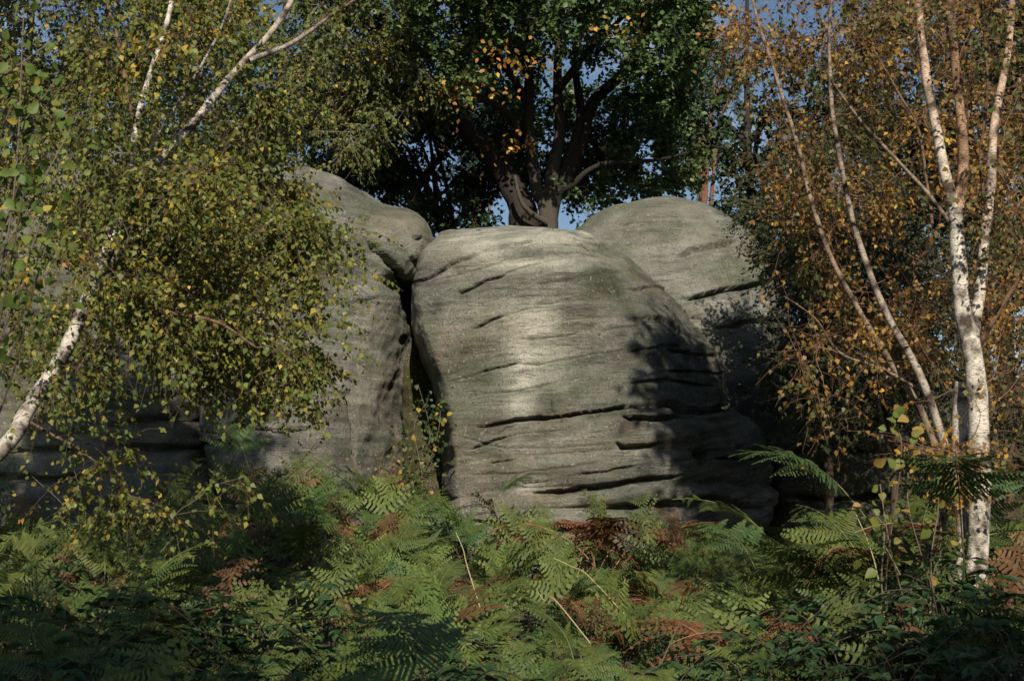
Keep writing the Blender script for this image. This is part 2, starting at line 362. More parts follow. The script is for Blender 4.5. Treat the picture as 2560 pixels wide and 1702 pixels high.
bc = [([(1200,1068),(1242,1060),(1287,1049),(1383,1044),(1428,1036),(1545,1018),(1630,1018)],7,.15), ([(1549,1041),(1624,1049),(1690,1046)],10,.20), ([(1630,1018),(1725,1026),(1850,1016)],13,.20),
    ([(1379,998),(1383,1046)],4,.06), ([(1165,726),(1216,701),(1262,690)],4,.07), ([(1240,696),(1302,671),(1403,653),(1509,651)],4,.035), ([(1030,712),(1085,688),(1128,658),(1200,640)],4.5,.08),
    ([(1186,824),(1221,803),(1268,786)],4,.07), ([(1131,953),(1221,925),(1282,910),(1373,908),(1473,887),(1599,865)],4,.03), ([(1205,930),(1245,918),(1290,909)],3.5,.05),
    ([(1554,728),(1650,721),(1720,728)],4,.06), ([(1594,797),(1665,804),(1780,838)],5,.07), ([(1175,1126),(1237,1101),(1275,1093)],3.8,.06), ([(1220,1160),(1252,1154),(1290,1146)],3.5,.05),
    ([(1538,1105),(1556,1118),(1640,1114)],8,.17), ([(1715,1140),(1762,1134)],13,.22), ([(1770,1149),(1885,1147)],7,.12), ([(1300,1210),(1378,1202)],3.5,.05),
    ([(1340,1232),(1423,1228),(1514,1214),(1574,1203),(1690,1190)],11,.20), ([(1500,1274),(1624,1262),(1750,1252),(1900,1272)],13,.22), ([(1180,1300),(1300,1312),(1430,1318),(1560,1300)],12,.18),
    ([(1660,870),(1740,876),(1826,884)],7,.07), ([(1640,930),(1740,925),(1845,935)],7,.05), ([(1440,1190),(1520,1180),(1600,1165)],9,.05), ([(1300,765),(1380,760),(1440,745)],4,.02), ([(1200,985),(1300,975),(1380,960)],4,.02),
    ([(1128,658),(1230,630),(1350,614),(1470,620),(1570,640)],6,.05), ([(1150,735),(1171,721)],4,.05), ([(1254,789),(1330,770),(1400,768)],3,.02), ([(1237,1101),(1300,1085),(1420,1075)],3.5,.03), ([(1080,705),(1140,690),(1260,655),(1380,640),(1480,645)],4,.02), ([(1100,830),(1200,760),(1300,730)],3,.010), ([(1130,1010),(1240,985),(1400,955),(1560,930)],3,.010), ([(1130,1085),(1250,1120),(1400,1118),(1540,1108)],3.5,.025), ([(1140,1190),(1280,1185),(1420,1170),(1530,1150)],4,.03), ([(1560,880),(1640,868),(1720,858)],5,.05), ([(1500,830),(1600,812),(1700,805)],4,.03), ([(1290,1062),(1260,1075),(1242,1090)],4,.03), ([(1560,960),(1660,950),(1790,965)],8,.06), ([(1290,850),(1420,838),(1460,825)],4,.03)]
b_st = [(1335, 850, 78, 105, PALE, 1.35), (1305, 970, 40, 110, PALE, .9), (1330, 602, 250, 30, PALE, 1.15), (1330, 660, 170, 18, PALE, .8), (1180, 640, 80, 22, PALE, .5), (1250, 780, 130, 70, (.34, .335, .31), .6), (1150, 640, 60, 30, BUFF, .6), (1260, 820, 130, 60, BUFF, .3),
        (1750, 880, 140, 150, ALGAE_SHADE, 1.0), (1600, 900, 80, 120, ALGAE_SHADE, .45), (1560, 1030, 110, 60, ALGAE_SHADE, .45), (1800, 1160, 130, 110, ALGAE_SHADE, .75), (1640, 780, 60, 60, ALGAE_SHADE, .6), (1700, 1010, 120, 40, ALGAE_SHADE, .6), (1480, 1180, 110, 25, ALGAE_SHADE, .6), (1600, 1240, 160, 40, ALGAE_SHADE, .6), (1085, 760, 26, 60, ALGAE_SHADE, .7), (1500, 950, 120, 60, ALGAE_SHADE, .3),  # real algae, strengthened to paint more shade onto the right flank
        (1400, 1250, 110, 22, BUFF, .7), (1570, 1120, 45, 20, PALE, .5), (1580, 1060, 50, 22, (.30, .20, .17), .5), (1150, 655, 70, 18, ALGAE_SHADE, .5), (1320, 1215, 50, 22, PALE, .5)]
def layers(v, px, py, front):
    y = py + .10 * (px - 1500) * (px < 1640) + 14 * fbm(v * [.7, .7, .7], 2, 5); o = np.zeros(len(v))
    for a, b, k in ((1052, 1128, .07), (1130, 1208, .09), (1212, 1262, .10), (1266, 1320, .08), (930, 1046, .035), (640, 725, .03), (575, 636, .09), (640, 700, .04)):
        t = np.clip((y - a) / (b - a), 0, 1); o = o + k * (4 * t * (1 - t)) ** .6 * (.35 + .65 * smooth(1180, 1480, px))
    o = o - .10 * smooth(1660, 1720, px) * smooth(720, 800, py) * (1 - smooth(1000, 1040, py))
    return o * front
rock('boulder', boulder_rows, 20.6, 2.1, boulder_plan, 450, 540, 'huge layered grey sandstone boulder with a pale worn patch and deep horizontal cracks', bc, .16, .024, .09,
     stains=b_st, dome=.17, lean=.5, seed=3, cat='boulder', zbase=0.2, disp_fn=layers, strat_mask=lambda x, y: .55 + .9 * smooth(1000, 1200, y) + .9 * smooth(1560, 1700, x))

def nose(v, px, py, front):
    return 0.22 * np.exp(-(((px - 1000) / 70) ** 2 + ((py - 620) / 75) ** 2) ** 2) * front
left_rows = [(1345, 620, 1000), (1290, 600, 1004), (1200, 560, 1005), (1150, 540, 1005), (1050, 520, 1008), (950, 500, 1014), (850, 480, 1026), (770, 470, 1028), (735, 465, 1022), (712, 460, 1032), (690, 460, 1046), (640, 455, 1062), (590, 460, 1066),
             (560, 470, 1042), (520, 490, 980), (490, 515, 920), (465, 545, 868), (445, 590, 810), (430, 640, 730)]
left_plan = [(-1, .8), (-1, -.3), (-.8, -.75), (-.2, -1), (.3, -.98), (.62, -.80), (.86, -.45), (1, -.05), (1, .7), (.5, 1), (-.5, 1)]
lc = [([(915,590),(935,628),(965,668),(992,705),(1016,738)],8,.22), ([(300,1085),(420,1092),(520,1108),(600,1100)],8,.14), ([(860,990),(872,1060),(884,1160)],8,.10), ([(560,1060),(700,1080),(800,1070)],8,.1),
      ([(940,640),(985,690),(1020,700)],5,.04), ([(960,620),(1010,665),(1050,660)],4,.03), ([(860,760),(940,745),(1010,752)],4,.02), ([(990,598),(1012,600)],5,.08)]
rock('rock_outcrop', left_rows, 20.9, 2.4, left_plan, 340, 270, 'tall grey rock outcrop with a beak-like overhang beside the narrow crack', lc, .04, .018, .14,
     stains=[(930, 800, 90, 170, (.42, .41, .385), 1.0), (1000, 620, 70, 60, (.36, .35, .32), .8), (960, 560, 80, 50, BUFF, .35), (840, 1080, 30, 90, ALGAE_SHADE, .6)], dome=.3, lean=.3, seed=8, zbase=0.3, disp_fn=nose,  # pale patches paint sunlight on right face and nose, dark strip the side's shade
     strat_mask=lambda x, y: 1 - .6 * smooth(850, 950, x))
far_rows = [(1345, -240, 640), (1300, -250, 650), (1200, -260, 650), (1110, -260, 640), (1095, -255, 625), (1040, -255, 615), (960, -250, 600), (800, -240, 590), (700, -230, 580), (600, -200, 570), (520, -120, 550), (450, 0, 520), (410, 90, 480), (385, 140, 330), (378, 170, 260)]
rock('rock_outcrop', far_rows, 21.4, 2.6, [(-1, .8), (-1, -.6), (-.6, -.95), (-.1, -.85), (.25, -1), (.7, -.9), (1, -.4), (1, .7), (.5, 1), (-.5, 1)], 280, 200,
     'broad shaded rock wall of ledges behind the leaning birch trunk', [([(280,1060),(420,1045),(580,1055)],9,.12), ([(270,1110),(400,1120),(590,1112)],11,.2), ([(0,1130),(120,1122),(210,1135)],9,.15), ([(-60,1190),(150,1200),(240,1185)],12,.2),
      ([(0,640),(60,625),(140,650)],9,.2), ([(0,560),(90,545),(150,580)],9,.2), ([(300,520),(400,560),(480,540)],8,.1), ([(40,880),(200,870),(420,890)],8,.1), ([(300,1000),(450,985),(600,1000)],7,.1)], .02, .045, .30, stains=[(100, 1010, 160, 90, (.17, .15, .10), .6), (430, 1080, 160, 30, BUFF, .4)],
     dome=.35, seed=14, zbase=0.3)
rock('ledge_rock', [(1400, 180, 760), (1330, 170, 770), (1300, 185, 755), (1270, 240, 690), (1262, 330, 600)], 19.2, .9, [(-1, .8), (-1, -.5), (-.4, -1), (.4, -.9), (1, -.4), (1, .7)], 160, 70,
     'low dark ledge of rock under the hollow of the shaded wall', [], .02, .03, .12, dome=.6, seed=19)
back_rows = [(1300, 1400, 2010), (1000, 1390, 2000), (850, 1385, 1990), (700, 1385, 1965), (640, 1395, 1940), (590, 1424, 1900), (565, 1450, 1870), (545, 1478, 1835), (525, 1530, 1790), (510, 1590, 1745), (502, 1640, 1700)]
rock('rock_outcrop', back_rows, 24.2, 2.3, [(-1, .8), (-1, -.3), (-.75, -.8), (-.2, -1), (.4, -.95), (.8, -.6), (1, 0), (1, .8), (.4, 1), (-.5, 1)], 210, 330, 'smooth domed rock rising behind the right shoulder of the big boulder',
     [([(1720,748),(1760,737),(1820,722),(1890,710),(1960,690)],8,.2), ([(1690,642),(1730,622),(1790,606),(1850,600)],8,.13), ([(1560,560),(1640,580),(1720,575)],3,.015), ([(1600,540),(1690,556),(1760,545)],3,.015), ([(1800,820),(1900,800),(1990,810)],9,.15)], .10, .022, .10,
     stains=[(1650, 560, 120, 50, (.30, .285, .245), .5), (1780, 770, 60, 30, PALE, .35), (1820, 840, 60, 60, ALGAE_SHADE, .5)], dome=.28, seed=23, zbase=0.8, lean=.6)
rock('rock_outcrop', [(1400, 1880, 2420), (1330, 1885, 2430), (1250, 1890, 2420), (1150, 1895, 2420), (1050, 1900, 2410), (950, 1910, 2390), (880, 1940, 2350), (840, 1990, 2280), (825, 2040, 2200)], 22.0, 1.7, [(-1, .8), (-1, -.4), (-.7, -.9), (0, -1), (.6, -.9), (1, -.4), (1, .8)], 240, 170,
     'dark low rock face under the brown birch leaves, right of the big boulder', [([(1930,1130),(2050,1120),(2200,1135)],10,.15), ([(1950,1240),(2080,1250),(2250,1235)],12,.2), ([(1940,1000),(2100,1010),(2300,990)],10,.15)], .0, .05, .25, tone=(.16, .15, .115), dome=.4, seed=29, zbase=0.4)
rock('boulder', [(1300, 1005, 1150), (1150, 1000, 1150), (1050, 1000, 1140), (960, 1002, 1120), (935, 1003, 1085), (890, 1010, 1072), (866, 1020, 1056)], 21.2, .6, [(-1, .8), (-1, -.5), (-.4, -1), (.5, -.9), (1, -.3), (1, .8)], 90, 110,
     'small mossy brown rock wedged in the crack behind the leafy sapling', [], .05, .03, .10, tone=(.14, .115, .075), stains=[(1040, 960, 40, 45, MOSS, 1.2)], dome=.5, seed=33, cat='boulder')

# ------------------------------------------------------------------ plant building blocks
def spline(pts, n):
    pts = np.asarray(pts, float)
    q = np.vstack([2 * pts[0] - pts[1], pts, 2 * pts[-1] - pts[-2]]); out = []
    seg = len(pts) - 1; u = np.linspace(0, seg - 1e-6, n); i = u.astype(int); f = (u - i)[:, None]
    p0, p1, p2, p3 = q[i], q[i + 1], q[i + 2], q[i + 3]
    return .5 * (2 * p1 + (p2 - p0) * f + (2 * p0 - 5 * p1 + 4 * p2 - p3) * f ** 2 + (3 * p1 - p0 - 3 * p2 + p3) * f ** 3)
def tubes(pts, r, sides, colr, geo, rough=0.0):
    """pts (N,S,3), r (N,S), colr (3,) or (N,3) or (N,S,3)"""
    pts = np.asarray(pts, float); N, S, _ = pts.shape
    T = norm(np.gradient(pts, axis=1)); ref = np.where(np.abs(T[:, :1, 2:3]) > .9, np.array([[[1., 0, 0]]]), np.array([[[0, 0, 1.]]]))
    A = norm(np.cross(T, np.broadcast_to(ref, T.shape))); Bn = np.cross(T, A)
    th = np.arange(sides) / sides * 2 * np.pi
    off = A[:, :, None] * np.cos(th)[None, None, :, None] + Bn[:, :, None] * np.sin(th)[None, None, :, None]
    rr = r[:, :, None, None] * np.ones((1, 1, sides, 1))
    if rough:
        base = (pts[:, :, None] + off * rr).reshape(-1, 3); rr = rr * (1 + rough * fbm(base * 7, 3, 77).reshape(N, S, sides, 1))
    v = pts[:, :, None] + off * rr
    L = np.concatenate([np.zeros((N, 1)), np.cumsum(np.linalg.norm(np.diff(pts, axis=1), axis=2), 1)], 1)
    tc = np.stack(np.broadcast_arrays((off[..., 0] * rr[..., 0]), (off[..., 1] * rr[..., 0] + off[..., 2] * rr[..., 0]), L[:, :, None] + 0 * rr[..., 0]), -1)
    tc[..., 0] += (np.arange(N) * 3.7)[:, None, None]
    c = np.asarray(colr, float)
    c = c[None, None] if c.ndim == 1 else (c[:, None] if c.ndim == 2 else c)
    c = np.broadcast_to(c[:, :, None], (N, S, sides, 3)).reshape(-1, 3)
    q = gridq(S, sides, True); f = (q[None] + (np.arange(N) * S * sides)[:, None, None]).reshape(-1, 4)
    geo.add(v.reshape(-1, 3), f, c, tc.reshape(-1, 3))
def rand_dir(n):
    return norm(rng.normal(size=(n, 3)))
def grow(start, d, length, nseg, droop, wander):
    N = len(start); pts = np.empty((N, nseg + 1, 3)); pts[:, 0] = start; d = norm(d); st = (length / nseg)[:, None]
    for k in range(nseg):
        d = norm(d + wander * rng.normal(size=(N, 3)) + np.array([0, 0, -1.0]) * (droop if np.isscalar(droop) else droop[:, None]))
        pts[:, k + 1] = pts[:, k] + d * st
    return pts
def at(pts, idx, t):
    S = pts.shape[1]; f = t * (S - 1 - 1e-6); i = f.astype(int); w = (f - i)[:, None]
    a, b = pts[idx, i], pts[idx, i + 1]; return a * (1 - w) + b * w, norm(b - a)
LEAVES = {
    'birch': ([(0, 0, 0), (.34, -.46, .10), (1, 0, -.04), (.34, .46, .10)], [(0, 1, 2, 3)]),
    'oak': ([(0, 0, 0), (.30, -.26, .05), (.62, -.40, .02), (1, 0, -.06), (.62, .40, .02), (.30, .26, .05)], [(0, 1, 2, 3), (0, 3, 4, 5)]),
    'hazel': ([(0, 0, 0), (.10, -.26, .05), (.38, -.43, .08), (.70, -.27, .04), (1, 0, -.14), (.70, .27, .04), (.38, .43, .08), (.10, .26, .05), (.45, 0, -.02)], [(0, 1, 2, 8), (8, 2, 3, 4), (8, 4, 5, 6), (0, 8, 6, 7)]),
    'needle': ([(0, 0, 0), (.5, -.5, 0), (1, 0, -.1), (.5, .5, 0)], [(0, 1, 2, 3)]),
}
def leaves(geo, p, axis, nrm, L, W, colr, shape):
    tv, tf = LEAVES[shape]; tv = np.array(tv); N = len(p); K = len(tv)
    a = norm(axis); s = norm(np.cross(nrm, a)); n = np.cross(a, s)
    v = p[:, None] + a[:, None] * (tv[None, :, :1] * L[:, None, None]) + s[:, None] * (tv[None, :, 1:2] * W[:, None, None]) + n[:, None] * (tv[None, :, 2:] * L[:, None, None])
    f = (np.array(tf)[None] + (np.arange(N) * K)[:, None, None]).reshape(-1, 4)
    geo.add(v.reshape(-1, 3), f, np.repeat(colr, K, 0))
def palette(n, cols, w, p=None, clump=0.0, seed=0):
    w = np.array(w, float) / np.sum(w)
    r = rng.random(n)
    if p is not None and clump: r = np.clip(r * (1 - clump) + clump * np.clip(.5 + .9 * fbm(p * 1.3, 2, seed), 0, 1), 0, .9999)
    i = np.searchsorted(np.cumsum(w), r); i = np.minimum(i, len(cols) - 1)
    c = np.array(cols)[i] * np.exp(rng.normal(0, .22, (n, 1))); return np.clip(c, 0, .9)
def in_poly(poly, n, Y0, Y1, jit=0):
    poly = np.array(poly, float); lo, hi = poly.min(0), poly.max(0); out = []
    x2, y2 = np.roll(poly[:, 0], -1), np.roll(poly[:, 1], -1)
    while len(out) < n:
        q = rng.uniform(lo, hi); c = (poly[:, 1] > q[1]) != (y2 > q[1])
        if np.sum(c & (q[0] < (x2 - poly[:, 0]) * (q[1] - poly[:, 1]) / (y2 - poly[:, 1] + 1e-9) + poly[:, 0])) % 2: out.append(P(q[0], q[1], rng.uniform(Y0, Y1)))
    return np.array(out)
def ellip(c, r, n):
    d = rand_dir(n) * (rng.random((n, 1)) ** .4); return np.array(c) + d * np.array(r)

def stems_geo(stems, mat_, parent, names, sides=14, n=40, rough=.12):
    """stems: list of (points, r0, r1, colour0, colour1); each is a mesh part of its own"""
    pts = []
    for (p, r0, r1, c0, c1), nm in zip(stems, names):
        s = spline(p, n); s = s + .02 * np.stack([fbm(s * 1.7 + 9 * k, 2, 60 + k) for k in range(3)], -1)
        t = np.linspace(0, 1, n); r = r0 + (r1 - r0) * t ** .9
        c = np.array(c0)[None] * (1 - t[:, None]) + np.array(c1)[None] * t[:, None]
        g = Geo(); tubes(s[None], r[None], sides, c[None], g, rough); g.obj(nm, mat_, parent, True); pts.append((s, r))
    return pts
def branch_to(skel, targets, arch=.2, r_scale=.010, S=9, rise=.3, lower=.25):
    """grow one branch to each target, nearest targets first; later branches fork from earlier ones"""
    n0 = sum(len(s_) for s_, r in skel); cap = n0 + len(targets) * S
    P_, T_, Rr = np.empty((cap, 3)), np.empty((cap, 3)), np.empty(cap)
    P_[:n0] = np.concatenate([q for q, r in skel]); T_[:n0] = np.concatenate([norm(np.gradient(q, axis=0)) for q, r in skel]); Rr[:n0] = np.concatenate([r for q, r in skel])
    d0 = np.array([np.min(np.linalg.norm(P_[:n0:3] - t, axis=1)) for t in targets]); n = n0; out, rad = [], []
    u = np.linspace(0, 1, S)[:, None]
    for t in np.asarray(targets)[np.argsort(d0)]:
        dv = t - P_[:n]; dist = np.linalg.norm(dv, axis=1)
        back = np.sum(dv * T_[:n], 1) / np.maximum(dist, 1e-6)
        cost = dist * (1.25 - .35 * back) + lower * np.maximum(0, P_[:n, 2] - t[2] + rise * dist) + rng.random(n) * .3 * dist.min()
        i = int(np.argmin(cost)); L = dist[i]; p0 = P_[i]
        p1 = p0 + T_[i] * L * .32 + (t - p0) * .28 + np.array([0, 0, arch * L]) + rng.normal(0, .08 * L, 3)
        b = (1 - u) ** 2 * p0 + 2 * u * (1 - u) * p1 + u ** 2 * t
        b[1:-1] += rng.normal(0, .02 * L, (S - 2, 3)); out.append(b)
        r0 = max(min(Rr[i] * .75, r_scale * (L + .3)), .0022); r = np.linspace(r0, max(.0018, r0 * .3), S); rad.append(r)
        P_[n:n + S] = b; T_[n:n + S] = norm(np.gradient(b, axis=0)); Rr[n:n + S] = r; n += S
    return np.array(out), np.array(rad)
def crown(geo_t, geo_l, br, per, tw_len, droop, wander, lpt, lsize, cols, wts, shape, twig_c, t0=.3, twig_r=.0022, hang=.6, up=.6, nseg=3, aspect=.8, clump=.3, face=None, spread=1.0, vary=.5):
    N = len(br); n = N * per; wb = np.exp(vary * rng.normal(size=N)); idx = np.sort(rng.choice(N, n, p=wb / wb.sum())); t = t0 + (1 - t0) * rng.random(n) ** .8
    st, tg = at(br, idx, t); d = norm(tg * .6 + spread * rand_dir(n) + [0, 0, -.1])
    tw = grow(st, d, rng.uniform(*tw_len, n), nseg, droop, wander)
    if geo_t is not None: tubes(tw, np.linspace(twig_r, twig_r * .45, nseg + 1)[None] * np.ones((n, 1)), 3, twig_c, geo_t)
    m = n * lpt; li = np.repeat(np.arange(n), lpt); lt = .12 + .88 * rng.random(m); p, tg = at(tw, li, lt)
    p = p + rng.normal(0, .012, (m, 3))
    ax = norm(tg * .5 + rand_dir(m) * .9 + np.array([0, 0, -hang])); nr = rand_dir(m) * .75 + np.array([0, 0, up * .6])
    nr = nr + np.array((.10, -.45, .15) if face is None else face)
    L = lsize * rng.uniform(.65, 1.2, m); c = palette(m, cols, wts, p, clump)
    leaves(geo_l, p, ax, nr, L, L * aspect, c, shape)
    return tw

G_OLIVE, G_GREEN, G_DEEP = (.105, .115, .022), (.075, .115, .022), (.045, .075, .018)
C_YEL, C_GOLD, C_ORG, C_BRN, C_RUST = (.42, .30, .045), (.40, .22, .035), (.34, .15, .03), (.17, .085, .025), (.20, .075, .02)
WHITE, GREYW, PEACH, BRNB = (.62, .56, .46), (.42, .38, .32), (.50, .31, .19), (.20, .12, .07)

# ------------------------------------------------------------------ left leaning birch
root = thing('birch_tree', (-4.6, 8.6, float(gz(-4.6, 8.6))), 'birch with a white trunk leaning across the shaded rock wall, green and yellow leaves', 'tree')
st = [(np.vstack([[-4.6, 8.6, float(gz(-4.6, 8.6)) - .1], [-4.0, 8.8, 1.1], PP([(0, 1130, 9), (60, 1035, 9.1), (140, 915, 9.2), (215, 770, 9.3), (262, 650, 9.4), (305, 520, 9.5)])]), .060, .042, GREYW, WHITE),
      (PP([(305, 520, 9.5), (345, 440, 9.5), (400, 400, 9.5), (480, 315, 9.6), (545, 225, 9.7), (600, 160, 9.8), (690, 60, 9.9), (760, -60, 10)]), .040, .020, WHITE, (.40, .33, .26)),
      (PP([(300, 540, 9.5), (325, 420, 9.6), (338, 320, 9.7), (352, 255, 9.8), (385, 160, 9.9), (420, 40, 10), (445, -120, 10.2)]), .027, .018, WHITE, WHITE),
      (PP([(345, 450, 9.5), (400, 330, 9.4), (460, 240, 9.3), (510, 150, 9.2), (560, 50, 9.1), (600, -90, 9)]), .013, .008, WHITE, GREYW),
      (PP([(215, 770, 9.3), (260, 745, 9.2), (330, 755, 9.1), (430, 780, 9), (540, 800, 8.9), (640, 870, 8.8)]), .022, .008, BRNB, BRNB),
      (PP([(320, 470, 9.6), (330, 300, 9.9), (300, 120, 10.2), (265, 0, 10.4), (240, -150, 10.6)]), .018, .009, BRNB, BRNB),
      (PP([(620, 150, 9.8), (720, 110, 9.9), (800, 60, 10), (900, -10, 10.1)]), .020, .010, GREYW, BRNB),
      (PP([(60, 1050, 9.1), (130, 1090, 9.1), (200, 1130, 9), (280, 1200, 9)]), .012, .005, BRNB, BRNB)]
sk = stems_geo(st, M_BIRCH, root, ['trunk', 'stem', 'stem', 'stem', 'branch', 'stem', 'branch', 'branch'])
tg = np.vstack([in_poly([(-60, -120), (600, -120), (620, 200), (560, 420), (300, 480), (-60, 450)], 140, 10.1, 13.2), in_poly([(560, 0), (800, 0), (800, 260), (640, 420), (560, 400)], 24, 9.9, 10.8),
                np.stack([rng.uniform(-5.6, -2.7, 80), rng.uniform(8.6, 12, 80), rng.uniform(6.3, 9.2, 80)], -1),
                in_poly([(360, 420), (600, 440), (740, 580), (800, 820), (760, 930), (700, 1000), (560, 930), (380, 880), (280, 700)], 105, 9.0, 11.2),
                in_poly([(-60, 430), (400, 430), (380, 800), (250, 1000), (-60, 1000)], 46, 9.6, 11.8),
                in_poly([(150, 380), (520, 280), (560, 420), (360, 640), (230, 700), (120, 640)], 22, 8.5, 9.3), in_poly([(60, 0), (640, 0), (560, 240), (60, 330)], 12, 8.7, 9.6), in_poly([(60, 640), (300, 700), (240, 950), (60, 950)], 6, 8.6, 9.2),
                in_poly([(170, 1100), (640, 1080), (640, 1250), (420, 1300), (160, 1330)], 9, 8.6, 9.4),
                in_poly([(680, 420), (860, 500), (880, 700), (820, 740), (720, 640)], 8, 9.2, 10.6), in_poly([(520, 400), (760, 430), (800, 560), (600, 560)], 14, 9.6, 11.5)])
br, rad = branch_to(sk, tg, .16, .008)
g = Geo(); tubes(br, rad, 5, (.13, .085, .06), g)
gl = Geo(); gt = Geo()
lcols, lw = [(.07, .11, .024), (.105, .15, .028), (.15, .155, .03), (.21, .19, .036), C_YEL, C_GOLD, C_ORG], [.16, .23, .29, .16, .08, .055, .025]
crown(gt, gl, br, 13, (.25, .6), .38, .20, 14, .044, lcols, lw, 'birch', (.12, .07, .05), .25, vary=.9)
tag(g.obj('branches', M_TWIG, root), kind='stuff'); tag(gt.obj('twigs', M_TWIG, root), kind='stuff'); tag(gl.obj('crown', M_LEAF, root), kind='stuff')

# ------------------------------------------------------------------ right birch clump
bx, by = P(2435, 1500, 8.6)[0], 8.6
root = thing('birch_tree', (bx, by, float(gz(bx, by))), 'birch clump with several white stems and brown autumn leaves on the right', 'tree')
st = [(np.vstack([[bx + .02, by, float(gz(bx, by)) - .1], PP([(2440, 1500, 8.6), (2445, 1350, 8.6), (2452, 1200, 8.6), (2450, 1050, 8.6), (2438, 930, 8.6), (2425, 850, 8.6)])]), .070, .060, WHITE, WHITE),
      (PP([(2425, 860, 8.6), (2408, 740, 8.6), (2395, 620, 8.6), (2385, 520, 8.6)]), .052, .047, WHITE, WHITE),
      (PP([(2385, 530, 8.6), (2360, 420, 8.6), (2340, 310, 8.7), (2318, 190, 8.7), (2298, 60, 8.8), (2285, -80, 8.8)]), .036, .024, WHITE, PEACH),
      (PP([(2392, 520, 8.6), (2408, 420, 8.6), (2404, 300, 8.5), (2392, 170, 8.5), (2375, 20, 8.4), (2370, -100, 8.4)]), .036, .022, PEACH, BRNB),
      (PP([(2430, 860, 8.62), (2452, 740, 8.7), (2464, 600, 8.8), (2476, 450, 8.8), (2482, 330, 8.8), (2510, 180, 8.9), (2530, 0, 9), (2540, -120, 9)]), .040, .018, WHITE, PEACH),
      (np.vstack([[bx - .16, by + .1, float(gz(bx, by)) - .1], PP([(2405, 1380, 8.7), (2385, 1200, 8.8), (2345, 1060, 8.8), (2290, 920, 8.8), (2225, 800, 8.9), (2175, 690, 8.9), (2135, 560, 9), (2105, 420, 9), (2080, 270, 9.1), (2075, 120, 9.2), (2085, -60, 9.3)])]), .034, .010, (.5, .44, .36), (.22, .15, .10)),
      (np.vstack([[bx - .28, by + .3, float(gz(bx, by)) - .1], PP([(2360, 1260, 9), (2310, 1050, 9), (2215, 890, 9), (2150, 780, 9.1), (2075, 640, 9.1), (2030, 520, 9.2), (1990, 360, 9.3), (1940, 200, 9.4), (1895, 60, 9.5), (1870, -60, 9.6)])]), .026, .009, (.26, .2, .13), (.26, .18, .13)),
      (np.vstack([[bx + .1, by + .12, float(gz(bx, by)) - .1], PP([(2420, 1380, 8.8), (2405, 1200, 8.8), (2400, 1060, 8.8), (2405, 950, 8.75)])]), .055, .045, GREYW, WHITE),
      (PP([(2375, 560, 8.6), (2290, 450, 8.5), (2200, 360, 8.4), (2120, 260, 8.3), (2080, 200, 8.2)]), .014, .007, (.36, .28, .2), (.3, .2, .14)),
      (PP([(2440, 880, 8.6), (2500, 780, 8.5), (2560, 690, 8.4), (2620, 600, 8.3)]), .018, .010, BRNB, BRNB),
      (PP([(2470, 560, 8.8), (2450, 400, 8.7), (2470, 200, 8.6), (2450, 0, 8.5)]), .012, .006, BRNB, BRNB),
      (PP([(2310, 980, 8.9), (2200, 920, 8.8), (2100, 880, 8.7), (2040, 800, 8.6), (1960, 740, 8.5)]), .011, .004, (.36, .26, .18), BRNB),
      (PP([(2330, 560, 8.6), (2300, 330, 8.8), (2250, 240, 8.9), (2180, 120, 9)]), .010, .005, BRNB, BRNB)]
sk = stems_geo(st, M_BIRCH, root, ['trunk', 'stem', 'stem', 'stem', 'stem', 'stem', 'stem', 'stem', 'branch', 'branch', 'branch', 'branch', 'branch'])
tg = np.vstack([np.stack([rng.uniform(2.4, 5.2, 60), rng.uniform(8.4, 11, 60), rng.uniform(6.4, 10.2, 60)], -1), in_poly([(1800, -120), (2640, -120), (2640, 420), (2300, 540), (1990, 580), (1850, 300)], 150, 9.2, 12.5),
                in_poly([(1930, 420), (2200, 420), (2360, 700), (2300, 860), (2080, 800), (1960, 600)], 32, 9.3, 11.5),
                in_poly([(2180, 850), (2600, 700), (2600, 1150), (2250, 1180)], 8, 7.9, 8.5), in_poly([(2200, 0), (2560, 0), (2560, 600), (2250, 500)], 14, 7.8, 8.5), in_poly([(2420, 350), (2640, 350), (2640, 1000), (2460, 1000)], 36, 8.9, 11.0),
                in_poly([(1980, 760), (2250, 860), (2320, 1100), (2080, 1120), (1980, 980)], 9, 8.3, 10.0)])
br, rad = branch_to(sk, tg, .06, .007, lower=.5)
g = Geo(); tubes(br, rad, 5, (.20, .11, .07), g)
gl = Geo(); gt = Geo()
rcols, rw = [G_DEEP, (.11, .11, .028), (.21, .115, .03), (.29, .165, .04), (.24, .11, .03), C_GOLD, C_YEL, (.42, .28, .14)], [.17, .27, .12, .16, .03, .14, .09, .02]
crown(gt, gl, br, 12, (.2, .5), .16, .25, 7, .041, rcols, rw, 'birch', (.16, .075, .045), .2, twig_r=.0020, vary=1.1, clump=.55)
tag(g.obj('branches', M_TWIG, root), kind='stuff'); tag(gt.obj('twigs', M_TWIG, root), kind='stuff'); tag(gl.obj('crown', M_LEAF, root), kind='stuff')

